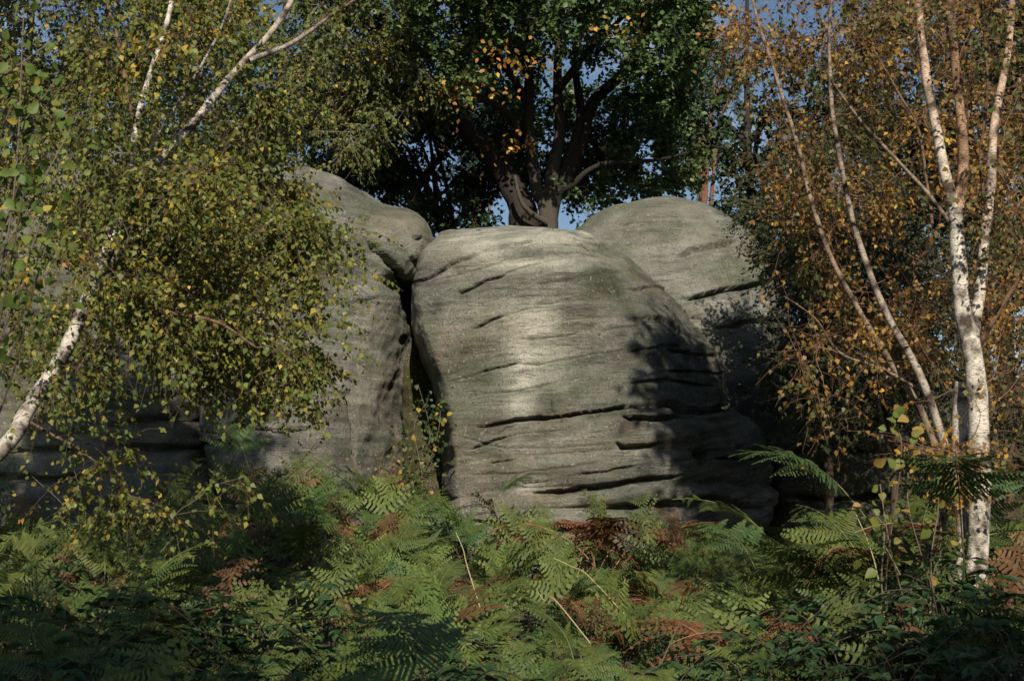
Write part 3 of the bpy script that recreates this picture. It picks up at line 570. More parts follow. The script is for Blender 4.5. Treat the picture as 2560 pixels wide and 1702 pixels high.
# ------------------------------------------------------------------ oak behind the boulder
ox, oy = P(1360, 570, 26)[0], 26.0; oz = float(gz(ox, oy))
root = thing('oak_tree', (ox, oy, oz), 'spreading oak with dark forking limbs and a dense green crown above the boulder', 'tree')
OB, OG = (.035, .029, .024), (.085, .076, .06)
b0 = np.array([[ox - .25, oy, oz - .2]]); b1 = np.array([[ox + .1, oy - .2, oz - .2]])
st = [(np.vstack([b0, PP([(1312, 574, 26), (1302, 510, 26), (1252, 421, 26), (1202, 364, 25.8), (1156, 306, 25.6), (1118, 268, 25.4), (1060, 200, 25)])]), .33, .07, OB, OB),
      (np.vstack([b1, PP([(1368, 566, 25.8), (1344, 478, 25.8), (1328, 383, 25.8), (1321, 249, 25.6), (1325, 150, 25.4), (1310, 20, 25)])]), .17, .06, OG, OB),
      (np.vstack([b1, PP([(1374, 555, 25.8), (1380, 440, 25.7), (1401, 325, 25.7), (1393, 214, 25.6), (1400, 60, 25.4)])]), .18, .06, OG, OB),
      (np.vstack([b1, PP([(1386, 547, 25.8), (1435, 459, 25.4), (1500, 413, 25.2), (1634, 402, 24.8), (1720, 380, 24.5)])]), .075, .025, OB, OB),
      (PP([(1375, 500, 26), (1443, 383, 26), (1480, 260, 26), (1560, 180, 25.8), (1640, 60, 25.5)]), .19, .06, OB, OB),
      (PP([(1366, 556, 25.6), (1320, 527, 25.4), (1300, 494, 25.3), (1288, 440, 25.2)]), .06, .03, OG, OG),
      (PP([(1256, 410, 26), (1294, 330, 25.8), (1274, 285, 25.7), (1225, 256, 25.5), (1150, 215, 25.3)]), .12, .05, OB, OG),
      (PP([(1321, 260, 25.6), (1260, 160, 25.2), (1180, 80, 24.8)]), .09, .04, OB, OB),
      (PP([(1393, 230, 25.6), (1470, 130, 25.2), (1560, 40, 24.8)]), .09, .04, OB, OB),
      (PP([(1386, 470, 25.9), (1450, 300, 25.9), (1440, 150, 25.7), (1480, 0, 25.5)]), .10, .05, OB, OB)]
sk = stems_geo(st, M_BARK, root, ['trunk'] + ['limb'] * 9, 12, 36, .2)
tg = np.vstack([in_poly([(980, -150), (1760, -150), (1770, 150), (1700, 260), (1560, 190), (1480, 150), (1330, 160), (1180, 210), (1060, 260), (980, 160)], 190, 22.4, 27.0), np.stack([rng.uniform(-3.2, 4, 90), rng.uniform(20.8, 25, 90), rng.uniform(9.8, 13, 90)], -1),
                in_poly([(1420, 230), (1700, 220), (1740, 420), (1640, 520), (1430, 500)], 70, 25.5, 30), in_poly([(1000, 200), (1140, 260), (1120, 330), (1010, 320)], 20, 24, 27),
                in_poly([(1230, 300), (1430, 180), (1440, 540), (1300, 540)], 34, 27.2, 30), in_poly([(1160, 330), (1320, 230), (1320, 420), (1260, 430)], 14, 26.5, 29), in_poly([(1120, 180), (1300, 220), (1330, 330), (1200, 250)], 14, 27, 30)])
br, rad = branch_to(sk, tg, .08, .014, S=8)
g = Geo(); tubes(br, rad, 5, (.05, .042, .033), g)
gl = Geo(); gt = Geo()
ocols, ow = [(.05, .092, .028), (.068, .118, .032), (.095, .14, .036), (.125, .155, .036), (.34, .17, .03)], [.25, .33, .25, .15, .02]
crown(gt, gl, br, 12, (.3, .7), .02, .2, 15, .108, ocols, ow, 'oak', (.045, .035, .028), .35, twig_r=.005, hang=.1, up=1.1, aspect=.85, clump=.25, nseg=2)
for (x, y, Y, n) in [(1130, 228, 23.3, 1), (1165, 232, 23.2, 1), (1270, 150, 22.3, 1), (1285, 168, 22.3, 1), (1560, 80, 22.3, 1), (1265, 360, 25.2, 2)]:
    c = P(x, y, Y); m = 38 * n; p = c + rng.normal(0, .24, (m, 3)) * [1.3, 1, .6]
    leaves(gl, p, rand_dir(m), rand_dir(m) + [0, -.4, .6], np.full(m, .1), np.full(m, .085), palette(m, [C_GOLD, C_ORG, (.36, .24, .04)], [.4, .3, .3]), 'oak')
tag(g.obj('branches', M_BARK, root), kind='stuff'); tag(gt.obj('twigs', M_BARK, root), kind='stuff'); tag(gl.obj('crown', M_OAK, root), kind='stuff')

# ------------------------------------------------------------------ trees further back on the rise
def back_tree(name, label, base, h, crown_c, crown_r, ntar, per, lpt, lsize, cols, wts, r0=.14, bark=OB, shape='oak', lean=(0, 0), hang=.2, group=None, mat_l=None, polys=None, twigs=True, limbs=5, tw=(.3, .8), droop=.05, arch=.08, birch=False):
    bx, by = base; bz = float(gz(bx, by)); root = thing(name, (bx, by, bz), label, 'tree', group)
    top = np.array([bx + lean[0], by + lean[1], bz + h])
    tr = np.array([[bx, by, bz - .2], [bx + lean[0] * .2 + .05, by, bz + h * .3], [bx + lean[0] * .6 - .05, by + lean[1] * .5, bz + h * .65], top])
    st = [(tr, r0, r0 * .25, bark, bark)]
    for k in range(limbs):
        f = rng.uniform(.3, .75); p0 = spline(tr, 20)[int(f * 19)]; a = rng.uniform(0, 6.28)
        e = np.array(crown_c) + np.array([math.cos(a), math.sin(a), rng.uniform(-.3, .6)]) * np.array(crown_r) * .6
        st.append(([p0, (p0 + e) / 2 + [0, 0, .15 * h * rng.random()], e], r0 * .45, r0 * .12, bark, bark))
    sk = stems_geo(st, M_BIRCH if birch else M_BARK, root, ['trunk'] + ['limb'] * limbs, 9, 22, .15)
    tg = ellip(crown_c, crown_r, ntar)
    if polys: tg = np.vstack([tg] + [in_poly(*q) for q in polys])
    br, rad = branch_to(sk, tg, arch, .012, S=7)
    g = Geo(); tubes(br, rad, 4, np.array(bark) * .9, g); gl = Geo(); gt = Geo()
    crown(gt if twigs else None, gl, br, per, tw, droop, .22, lpt, lsize, cols, wts, shape, np.array(bark) * .8, .3, twig_r=.004, hang=hang, up=.8, aspect=.75 if shape != 'needle' else .16)
    tag(g.obj('branches', M_BARK, root), kind='stuff')
    if twigs: tag(gt.obj('twigs', M_TWIG, root), kind='stuff')
    tag(gl.obj('crown', mat_l or M_OAK, root), kind='stuff'); return root
DK, DKW = [(.022, .042, .014), (.032, .058, .017), (.05, .075, .02), (.10, .09, .02)], [.35, .35, .22, .08]
bt = P(1010, 300, 27)
back_tree('oak_tree', 'dark shaded oak leaning beside the spreading oak, behind the beaked outcrop', (P(1240, 590, 27)[0], 27), 4.5, P(930, 330, 27.5), (1.9, 1.6, 1.9), 60, 11, 16, .10, DK, DKW, .13, (.06, .045, .035), lean=(-1.6, 0), shape='birch', twigs=False,
          polys=[([(720, 200), (1000, 260), (1010, 480), (900, 470), (800, 420)], 50, 25, 28.5), ([(1030, 470), (1200, 430), (1210, 560), (1060, 590)], 24, 26, 28.5), ([(1100, 250), (1250, 300), (1240, 420), (1120, 400)], 6, 27, 29)])
back_tree('birch_tree', 'tall birch with drooping yellow-green sprays hanging over the beaked outcrop', (P(800, 500, 25)[0], 25.5), 9.5, P(950, 40, 24), (2.2, 1.4, 1.9), 90, 13, 15, .075, [G_GREEN, G_OLIVE, (.17, .16, .03), C_YEL, C_ORG], [.3, .36, .2, .09, .05], .13, (.3, .28, .25), 'birch', (.6, 0), .8,
          mat_l=M_LEAF, polys=[([(780, 100), (1120, 60), (1000, 330), (900, 380), (780, 300)], 60, 23, 25)], droop=.3, arch=.2, birch=True)
for k, (px, Y, zt, rx, rz, ln, lab) in enumerate([(60, 29, 9, 3.4, 3.2, 0, 'shadowy broadleaf tree on the rise behind the broad rock wall'), (420, 31, 10, 3.2, 3.6, .5, 'tall dark broadleaf tree behind the leaning birch with white trunk'),
        (700, 34, 10.5, 3.0, 3.0, 0, 'dark broadleaf tree between the leaning birch and the drooping birch'), (1880, 29, 8.4, 2.6, 3.4, 0, 'dark leafy tree behind the smooth domed rock'),
        (2200, 26, 8.0, 2.9, 3.8, .4, 'olive brown tree behind the dark low rock face'), (2500, 24, 7.6, 2.9, 3.6, 0, 'thin-crowned brown tree behind the birch clump')]):
    b = P(px, 600, Y); c = np.array([b[0] + ln, Y, zt]); cl = (DK, DKW) if k < 4 else ([(.03, .042, .015), (.05, .052, .016), (.09, .06, .02), (.14, .08, .025)], [.38, .32, .18, .12])
    back_tree('broadleaf_tree', lab, (b[0], Y), zt, c, (rx, 1.8, rz), 100 if k < 4 else 160, 10, 14, .12, *cl, r0=.16, lean=(ln, 0), twigs=False, tw=(.4, 1.0), shape='birch')
# dense small-leaved trees right of the rocks; birch-crown shade is put into their dark leaf colours
back_tree('small_leaved_tree', 'dense dark small-leaved tree against the right flank of the domed rock', (P(2060, 1200, 19)[0], 19.0), 6.3, P(2110, 650, 19.2), (1.05, 1.1, 1.9), 110, 12, 18, .052, [(.03, .045, .016), (.05, .065, .02), (.08, .085, .022), (.16, .10, .03)], [.35, .33, .2, .12], .08,
          (.09, .07, .05), 'birch', (.1, 0), .5, mat_l=M_LEAF, polys=[([(1860, 480), (1990, 430), (2040, 700), (1960, 740)], 40, 18.6, 20), ([(1900, 850), (2250, 850), (2250, 1100), (1960, 1080)], 40, 18, 19.6)])
back_tree('small_leaved_tree', 'dense dark small-leaved tree behind the white stems of the birch clump', (P(2480, 1200, 17)[0], 17.0), 5.0, P(2500, 880, 17), (1.3, 1.0, 1.9), 90, 11, 16, .055, [(.03, .045, .016), (.05, .06, .02), (.10, .075, .022), (.18, .09, .03)], [.3, .3, .25, .15], .07,
          (.09, .07, .05), 'birch', (.1, 0), .5, mat_l=M_LEAF)
back_tree('small_leaved_tree', 'dark shrubby tree before the low rock face, behind the thin slanting birch stems', (P(2230, 1200, 15)[0], 15.2), 4.6, P(2200, 820, 15.2), (1.1, .9, 1.6), 90, 11, 16, .05, [(.022, .034, .012), (.035, .048, .016), (.06, .055, .018), (.12, .07, .025)], [.38, .34, .18, .1], .06,
          (.08, .06, .045), 'birch', (.1, 0), .5, mat_l=M_LEAF)
# pines
PN, PW = [(.045, .085, .055), (.06, .10, .06), (.08, .11, .06)], [.4, .4, .2]
for px, py, Y, h, r, lab in [(1190, 340, 38, 9.5, (1.2, 1.0, 1.9), 'pine seen through the gap between the oak limbs'), (1760, 230, 34, 9.5, (1.3, 1.1, 2.2), 'blue-green pine between the oak crown and the birch clump')]:
    c = P(px, py, Y)
    back_tree('pine_tree', lab, (c[0], Y), c[2] - 3.0, c, r, 60, 12, 26, .16, PN, PW, .14, (.20, .10, .06), 'needle', hang=-.1, mat_l=M_DARK, twigs=False, tw=(.2, .5), droop=-.05)
p0 = P(1020, 560, 30); g_ = float(gz(p0[0], 30))
root = thing('dead_tree', (p0[0], 30, g_), 'leaning orange-barked bare trunk behind the gap by the beaked outcrop', 'tree')
stems_geo([(np.vstack([[p0[0] - .1, 30, g_ - .2], PP([(1026, 536, 30), (1064, 440, 30), (1126, 348, 30), (1190, 230, 30)])]), .13, .08, (.22, .12, .07), (.22, .12, .07)), (PP([(1040, 500, 30), (1040, 452, 29.8), (1007, 379, 29.6)]), .06, .03, (.25, .15, .09), (.25, .15, .09)),
           (PP([(1030, 525, 30), (1085, 500, 29.8), (1087, 440, 29.6), (1057, 387, 29.4)]), .05, .03, (.18, .15, .11), (.18, .15, .11))], M_BARK, root, ['trunk', 'branch', 'branch'], 9, 20)

# ------------------------------------------------------------------ tall unseen trees; the first two are added to shade the rocks, the rest shade the foreground
SHADE_TREES = [(3.9, 9.2, 9.3, (1.1, 1.3, 1.6), 4.9, 'tall leafy tree added out of view beyond the birch clump to shade the boulder'), (-4.2, 7.5, 9.2, (1.7, 1.4, 1.3), -5.3, 'tall leafy tree added out of view beyond the hazel to shade the rock wall'), (0.1, -7.4, 9.0, (1.1, 1.3, 1.1), 0, 'leafy tree on the near edge of the clearing, facing the boulder'),
         (-1.5, -6.4, 9.0, (1.4, 1.4, 1.3), -1.5, 'leafy tree on the near edge of the clearing, facing the shaded rock wall'), (4.1, -7.4, 9.0, (1.4, 1.5, 1.5), 4.2, 'leafy tree on the near edge of the clearing, facing the birch clump')]
for (x, y, zc, r, xb, lab) in SHADE_TREES:
    back_tree('broadleaf_tree', lab, (xb, y), zc + r[2] * .6, (x, y, zc), r, 130 if y > 0 else 70, 9, 12, .15, DK, DKW, .16, twigs=False, tw=(.4, 1.0), shape='birch')

# ------------------------------------------------------------------ hazel reaching in from the left, each leaf a piece of its own
def hazel(name, label, base, tips, nleaf, size, cols, wts, stem_c=(.12, .09, .06), cat='shrub', drop=.12, r0=.008, toward=(0.2, -.75, .35), leafstart=.35):
    b = np.array([base[0], base[1], float(gz(*base))]); root = thing(name, b, label, cat)
    tv, tf = LEAVES['hazel']; protos = []
    for c in cols:
        g = Geo(); g.add(np.array(tv) * [1, .95, 1], np.array(tf), c); protos.append(g.mesh('leaf', M_LEAF))
    w = np.array(wts) / np.sum(wts)
    for t in tips:
        L = np.linalg.norm(t - b); b2 = b + rng.normal(0, .11, 3) * [1, 1, 0]; s = spline([b2 - [0, 0, .05], b2 * .7 + t * .3 + [0, 0, .12 * L] + rng.normal(0, .05, 3) * L, t * .65 + b2 * .35 + [0, 0, .14 * L] + rng.normal(0, .04, 3) * L, t], 18)
        g = Geo(); tubes(s[None], np.linspace(r0, .003, 18)[None], 6, stem_c, g); g.obj('stem', M_TWIG, root, True)
        n = nleaf; u = leafstart + (1 - leafstart) * rng.random(n); p, tg = at(s[None], np.zeros(n, int), u); p = p + rng.normal(0, drop, (n, 3)) * [1, .6, .8]
        for q in range(n):
            ax = norm(tg[q] * .4 + rng.normal(0, .6, 3) + [0, 0, -.55]); nr = np.array(toward) + rng.normal(0, .45, 3)
            sd = norm(np.cross(nr, ax)); nn = np.cross(ax, sd); k = size * rng.uniform(.6, 1.15)
            o = bpy.data.objects.new('leaf', protos[rng.choice(len(protos), p=w)]); col.objects.link(o); o.parent = root
            pos = p[q] - b
            o.matrix_local = Matrix(((ax[0] * k, sd[0] * k, nn[0] * k, pos[0]), (ax[1] * k, sd[1] * k, nn[1] * k, pos[1]), (ax[2] * k, sd[2] * k, nn[2] * k, pos[2]), (0, 0, 0, 1)))
    return root
hz = [(.085, .135, .025), (.11, .16, .03), (.15, .18, .035), (.36, .28, .045)]
hazel('hazel_shrub', 'hazel with broad bright green leaves at the edge beside the leaning birch', (-2.95, 6.6), [P(60, 20, 6.4), P(120, 110, 6.6), P(200, 280, 6.6), P(90, 330, 6.5), P(150, 420, 6.5), P(60, 480, 6.3), P(120, 600, 6.6), P(90, 690, 6.5), P(60, 780, 6.4), P(30, 260, 6.3), P(100, 560, 6.5), P(140, 200, 6.6)], 22, .060, hz, [.4, .35, .17, .08], drop=.10, leafstart=.72)
hazel('hazel_sapling', 'sapling with round yellow-green leaves in front of the birch clump', (2.35, 8.0), [P(2230, 1040, 7.9), P(2300, 1090, 7.9), P(2200, 1210, 8.0), P(2270, 1180, 8.1), P(2160, 1260, 8.1)], 13, .075, [(.12, .15, .03), (.17, .17, .035), (.30, .20, .05)], [.5, .35, .15], cat='sapling', drop=.10, r0=.005, leafstart=.5)
hazel('rowan_sapling', 'thin sapling with yellowing leaves growing out of the narrow rock crack', (P(1050, 1200, 18.6)[0], 18.6), [P(1045, 960, 18.7), P(1070, 1000, 18.7), P(1030, 1040, 18.6), P(1085, 1060, 18.6), P(1040, 1110, 18.6), P(1100, 1000, 18.6)], 46, .078, [(.045, .07, .018), (.08, .10, .025), (.34, .25, .05)], [.55, .32, .13], cat='sapling', drop=.10, r0=.005, leafstart=.35)
hazel('rose_briar', 'reddish thin briar standing at the foot of the beaked outcrop', (P(965, 1290, 18.0)[0], 18.0), [P(960, 1130, 18), P(1000, 1090, 18), P(985, 1170, 18), P(930, 1190, 17.9), P(880, 1140, 17.9), P(1010, 1150, 18)], 24, .05, [(.08, .11, .025), (.24, .11, .04), (.34, .2, .05)], [.5, .3, .2], (.22, .09, .05), 'briar', .10, .004, leafstart=.3)
hazel('birch_sapling', 'thin sapling with small yellow leaves before the dark wall and its low ledge', (P(330, 1400, 13)[0], 13.0), [P(x_, y_, 12.8) for x_, y_ in ((80, 1190), (170, 1130), (260, 1210), (340, 1150), (430, 1200), (520, 1180), (560, 1260), (140, 1290), (400, 1290), (610, 1140))], 24, .052, [(.09, .12, .028), (.15, .15, .03), (.40, .28, .05)], [.45, .3, .25], cat='sapling', drop=.13, r0=.006, leafstart=.35)
hazel('broad_leaf_plant', 'leafy green plant standing against the foot of the beaked outcrop', (P(720, 1330, 16)[0], 16.0), [P(690, 1225, 15.9), P(760, 1260, 15.9), P(650, 1235, 16)], 12, .10, [(.09, .15, .035), (.12, .17, .04)], [.6, .4], cat='plant', drop=.06, leafstart=.5)

# ------------------------------------------------------------------ bracken
def pinna_mesh(m, c0, c1, seed, curl=.16, rib=True):
    r = np.random.default_rng(seed); g = Geo(); u = np.linspace(.04, .98, m)
    V, F = [], []
    for k, x in enumerate(u):
        ln = (.20 * (1 - x) ** .75 + .02) * r.uniform(.85, 1.1); w = .92 / m * .72
        for sgn in (-1, 1):
            z = -curl * x * x; b = len(V) * 4; zz = -ln * .3 * r.uniform(.3, 1.4)
            V.append([(x - w * .5, 0, z), (x + w * .5, 0, z), (x + w * .42 + ln * .32, sgn * ln * .93, z + zz), (x - w * .25 + ln * .26, sgn * ln, z + zz)]); F.append([b, b + 1, b + 2, b + 3])
    V = np.array(V).reshape(-1, 3); t = V[:, :1]
    c = np.array(c0) * (1 - t) + np.array(c1) * t
    g.add(V, np.array(F), c * np.repeat(r.uniform(.8, 1.2, (len(V) // 4, 1)), 4, 0))
    if rib: mv = np.array([[(x, 0, -curl * x * x) for x in np.linspace(0, 1, 6)]]); tubes(mv, np.full((1, 6), .007), 3, np.array(c0) * 1.4, g)
    return g
def frond_layout(r, H, Lb, bend, npair):
    """stem and rachis path in the plant's own space (it leans towards +x) and where each pinna sits"""
    n1, n2 = 9, 14; th = np.linspace(1.50, bend + .55, n1); s1 = np.cumsum(np.c_[np.cos(th), .04 * r.normal(size=n1), np.sin(th)] * H / n1, 0)
    th = np.linspace(bend + .5, bend - .55, n2); s2 = s1[-1] + np.cumsum(np.c_[np.cos(th), .03 * r.normal(size=n2), np.sin(th)] * Lb / n2, 0)
    path = np.vstack([[0, 0, -.05], s1, s2]); rach = np.vstack([s1[-1:], s2]); mats = []
    for k in range(npair):
        f = .05 + .93 * (k / npair) ** .92; p, tg = at(rach[None], np.zeros(1, int), np.array([f])); p, tg = p[0], tg[0]
        ln = Lb * (.56 * (1 - f) ** .85 + .035)
        side0 = norm(np.cross([0, 0, 1.], tg)); up = np.cross(tg, side0)
        for sg in (-1, 1):
            ang = R(62) + r.normal(0, .15); x = norm(tg * math.cos(ang) + side0 * sg * math.sin(ang) + up * r.normal(.0, .22)); z = norm(up - x * (up @ x)); y = np.cross(z, x); l2 = ln * r.uniform(.7, 1.12)
            mats.append(np.array([[x[0] * l2, y[0] * l2, z[0] * l2, p[0]], [x[1] * l2, y[1] * l2, z[1] * l2, p[1]], [x[2] * l2, y[2] * l2, z[2] * l2, p[2]], [0, 0, 0, 1]]))
    return path, mats
GREENS = [((.072, .108, .023), (.096, .136, .029)), ((.090, .114, .024), (.12, .14, .03)), ((.054, .096, .030), (.072, .118, .036))]
BROWNS = [((.14, .058, .024), (.18, .08, .032)), ((.115, .055, .024), (.16, .078, .034))]
PIN_G = [pinna_mesh(15, *GREENS[k % 3], 100 + k, .10 + .05 * k) for k in range(4)]
PIN_B = [pinna_mesh(11, *BROWNS[k % 2], 140 + k, .55 + .15 * k) for k in range(3)]
PM_G = [p.mesh('pinna', M_BRACK) for p in PIN_G]; PM_B = [p.mesh('pinna', M_DEAD) for p in PIN_B]
def merged_blade(pins, mats, r):
    g = Geo()
    for m in mats:
        s = pins[r.integers(len(pins))]; v = np.vstack(s.v); c = np.vstack(s.c); v = v @ m[:3, :3].T + m[:3, 3]; off = 0
        for vv, q in zip(s.v, s.q): pass
        q = np.vstack(s.q); g.add(v, q, c)
    return g
LITE = {'g': [], 'b': []}
for kind, cols_, cu in (('g', GREENS, .15), ('b', BROWNS, .5)):
    for k in range(6):
        r = np.random.default_rng(700 + k); pin = [pinna_mesh(7, *cols_[k % len(cols_)], 720 + k, cu, False)]
        H, Lb, bend = r.uniform(.35, .7), r.uniform(.6, .9), r.uniform(-.1, .7)
        bl = merged_blade(pin, frond_layout(r, H, Lb, bend, 9)[1], r); q = []; o_ = 0
        bl.v1, bl.c1, bl.q1 = np.vstack(bl.v), np.vstack(bl.c), np.vstack(bl.q); LITE[kind].append(bl)
def stem_geo(path, r0, c):
    g = Geo(); tubes(path[None], np.linspace(r0, .002, len(path))[None], 5, c, g); return g
VAR = {'g': [], 'b': []}
for kind, pins, nvar in (('g', PIN_G, 9), ('b', PIN_B, 5)):
    for k in range(nvar):
        r = np.random.default_rng(500 + k + (50 if kind == 'b' else 0))
        H, Lb, bend = (r.uniform(.5, .8), r.uniform(.62, .95), r.uniform(.15, .6)) if kind == 'g' else (r.uniform(.4, .7), r.uniform(.45, .7), r.uniform(-.5, .2))
        path, mats = frond_layout(r, H, Lb, bend, 12 if kind == 'g' else 9)
        sm = stem_geo(path, .006, (.13, .14, .04) if kind == 'g' else (.25, .14, .06)).mesh('stem', M_TWIG, True)
        bl = merged_blade(pins, mats, r); VAR[kind].append((sm, bl, bl.mesh('frond', M_BRACK if kind == 'g' else M_DEAD), mats))
NBR = 0
def bracken(x, y, s, yaw, kind, label, group, split=False, tilt=(0, 0), name='bracken_plant'):
    global NBR; NBR += 1
    v = VAR[kind][rng.integers(len(VAR[kind]))]
    if kind == 'g':
        w = 'tall' if s > .9 else 'large' if s > .64 else 'middling' if s > .53 else 'small'
        ph = place(x, y); label, group = f'{w} green bracken frond {ph}', f'{w} green bracken {ph}'
    o = thing(name, (x, y, float(gz(x, y))), label, 'fern', group); o.rotation_euler = (tilt[0], tilt[1], yaw); o.scale = (s, s, s)
    def child(nm, me, mt=None):
        c = bpy.data.objects.new(nm, me); col.objects.link(c); c.parent = o
        if mt is not None: c.matrix_local = Matrix(mt.tolist())
    child('stem', v[0])
    if split:
        pm = PM_G if kind == 'g' else PM_B
        for m in v[3]: child('pinna', pm[rng.integers(len(pm))], m)
    else: child('frond', v[2])
    return o
MARKS = [(P(1060, 1250, 18)[0], 17.6, 'below the narrow rock crack'), (P(1330, 1250, 18)[0], 17.6, 'below the pale worn patch of the boulder'), (P(1480, 1420, 17)[0], 16.6, 'next to the rust-red dead bracken'), (P(1850, 1300, 17)[0], 17, 'below the dark right flank of the boulder'),
    (P(800, 1300, 17)[0], 16.6, 'below the beaked outcrop'), (P(450, 1350, 16)[0], 15.5, 'before the low dark ledge'), (P(150, 1400, 12)[0], 12, 'under the leaning birch trunk'), (-.2, 5.0, 'beside the single dark frond'), (P(1900, 1600, 9)[0], 8.8, 'beside the rust-brown dead bracken spike'), (2.3, 8.1, 'round the sapling with round leaves'),
    (3.2, 9.2, 'against the stems of the birch clump'), (0.0, 12.0, 'in the open middle of the clearing'), (-1.6, 10.5, 'between the leaning birch and the open clearing'), (1.5, 12.5, 'between the birch clump and the boulder'), (-2.0, 6.6, 'in the shade under the hazel'), (0.8, 6.8, 'in the near shade before the curled brown bracken'), (2.0, 6.2, 'in the dark corner before the birch clump'), (-1.0, 7.6, 'in the shade at the near edge of the clearing'), (-.3, 14.5, 'in the hollow before the boulder'), (.6, 9.3, 'amid the brown dead fronds of the clearing')]
def place(x, y): return min(MARKS, key=lambda m: (m[0] - x) ** 2 + (m[1] - y) ** 2)[2]
def half_w(y): return y * 1280 / FPX * 1.06
used = []
def spread(n, y0, y1, dmin, f=lambda x, y: True, x0=-1, x1=1):
    out = []; tries = 0
    while len(out) < n and tries < 20000:
        tries += 1; y = math.sqrt(rng.uniform(y0 * y0, y1 * y1)); x = rng.uniform(x0, x1) * half_w(y)
        if not f(x, y): continue
        if all((x - a) ** 2 + (y - b) ** 2 > dmin * dmin for a, b in out): out.append((x, y))
    return out
def yaw_(): return rng.normal(1.57, 1.0)
RUST = (P(1480, 1400, 16.4)[0], 16.2)
for (x, y) in spread(66, 4.6, 8.2, .2):
    bracken(x, y, rng.uniform(.46, .72), yaw_(), 'g', 'green bracken in the shaded foreground of the clearing', 'bracken in the shaded foreground', True, (rng.normal(0, .12), rng.normal(0, .12)))
for (x, y) in spread(100, 8.2, 13.5, .22, lambda x, y: x > -.42 * half_w(y)):
    bracken(x, y, rng.uniform(.42, .68), yaw_(), 'g', 'green bracken filling the sunlit clearing before the big boulder', 'bracken filling the clearing', False, (rng.normal(0, .14), rng.normal(0, .14)))
for (x, y) in spread(70, 13.5, 18.3, .25, lambda x, y: -.6 * half_w(y) < x < .5 * half_w(y) and not (RUST[0] - .75 < x < RUST[0] + .75 and y < 16.6)):
    bracken(x, y, rng.uniform(.42, .72), yaw_(), 'g', 'green bracken close along the foot of the big boulder', 'bracken at the foot of the boulder', False, (rng.normal(0, .14), rng.normal(0, .14)))
for (x, y) in spread(30, 8.2, 16, .3, lambda x, y: x < -.42 * half_w(y)):
    bracken(x, y, rng.uniform(.65, .95), rng.uniform(0, 6.28), 'g', 'green bracken in the shade beneath the leaning birch', 'bracken beneath the leaning birch', False, (rng.normal(0, .14), rng.normal(0, .14)))
for (x, y) in spread(34, 8.9, 12.5, .2, lambda x, y: x > .5 * half_w(y)):
    bracken(x, y, rng.uniform(.95, 1.35), rng.uniform(0, 6.28), 'g', 'tall green bracken crowding round the stems of the birch clump', 'tall bracken round the birch clump', False, (rng.normal(0, .12), rng.normal(0, .12)))
dead_spots = [(RUST[0], RUST[1], 13, .30, 1.45), (P(1900, 1600, 9)[0], 8.8, 10, .28, 1.15), (P(1830, 1650, 7.5)[0], 7.4, 5, .3, .85), (P(1290, 1620, 7.8)[0], 7.8, 4, .3, .8), (P(2540, 1050, 9.2)[0], 9.2, 12, .25, 1.5), (P(1500, 1560, 9.5)[0], 9.5, 4, .4, .8), (P(1380, 1480, 12)[0], 12, 5, .4, .8), (P(300, 1420, 12)[0], 12, 12, .9, .8), (P(530, 1450, 11)[0], 11, 5, .4, .8), (P(2180, 1350, 10)[0], 10, 8, .5, 1.3), (P(1080, 1460, 12.5)[0], 12.5, 4, .4, .8)]
dead_lab = ['rust-red dead bracken at the foot of the big boulder', 'tall rust-brown dead bracken spike in the clearing before the birch clump', 'rust-brown dead bracken low before the birch clump', 'curled brown dead bracken in the middle of the green fronds', 'tall rusty dead bracken beside the white stems of the birch clump', 'brown dead bracken among sunlit green fronds', 'brown dead bracken in the middle of the clearing', 'rusty dead bracken in the shade beneath the leaning birch', 'brown dead bracken below the beaked outcrop', 'brown dead bracken left of the birch clump', 'brown dead bracken before the narrow rock crack']
for (x, y, n, sp, s), lab in zip(dead_spots, dead_lab):
    for k in range(n):
        bracken(x + rng.normal(0, sp), y + rng.normal(0, sp * .7), s * rng.uniform(.8, 1.15), rng.uniform(0, 6.28), 'b', lab, lab, False, (rng.normal(0, .15), rng.normal(0, .15)), 'dead_bracken')
# the single tall frond that stands dark and near in the middle
def special(px, Y, H, Lb, bend, yaw, lab, seed):
    x = P(px, 1690, Y)[0]; r = np.random.default_rng(seed); path, mats = frond_layout(r, H, Lb, bend, 13)
    o = thing('bracken_plant', (x, Y, float(gz(x, Y))), lab, 'fern'); o.rotation_euler = (0, 0, yaw)
    for nm, me, mt in [('stem', stem_geo(path, .006, (.10, .09, .03)).mesh('stem', M_TWIG, True), None)] + [('pinna', PM_G[2], m) for m in mats]:
        c = bpy.data.objects.new(nm, me); col.objects.link(c); c.parent = o
        if mt is not None: c.matrix_local = Matrix(mt.tolist())
special(1150, 4.7, 1.05, .58, .30, 2.0, 'single dark bracken frond standing tall before the sunlit ferns', 61)
special(2330, 8.2, 1.35, .8, .3, 2.6, 'tall green bracken frond arching left before the birch clump trunk', 62)
special(2490, 8.1, 1.5, .8, .2, .4, 'tall green bracken frond arching over the foot of the birch clump trunk', 63)
special(2420, 8.0, 1.25, .7, .3, -1.9, 'green bracken frond hanging in front of the birch clump trunk', 64)
for k_, (px_, Y_) in enumerate(((2540, 10.5), (2500, 11.5), (2600, 12), (2560, 9.6), (2470, 12.5))): special(px_, Y_, 1.3 + .1 * (k_ % 3), .8, .35, 1.3 * k_, ('upright', 'arching', 'broad', 'leaning', 'slender')[k_] + ' tall bracken frond on the bank beyond the birch clump', 70 + k_)
special(1960, 10.5, 1.05, .62, .35, 2.2, 'green bracken frond spreading left before the dark low rock face', 65)
special(640, 15.8, 1.1, .85, .5, 2.4, 'tall green bracken frond against the beaked outcrop', 66)
special(1180, 17.4, 1.0, .75, .35, .2, 'green bracken frond reaching across the lower left of the boulder', 67)
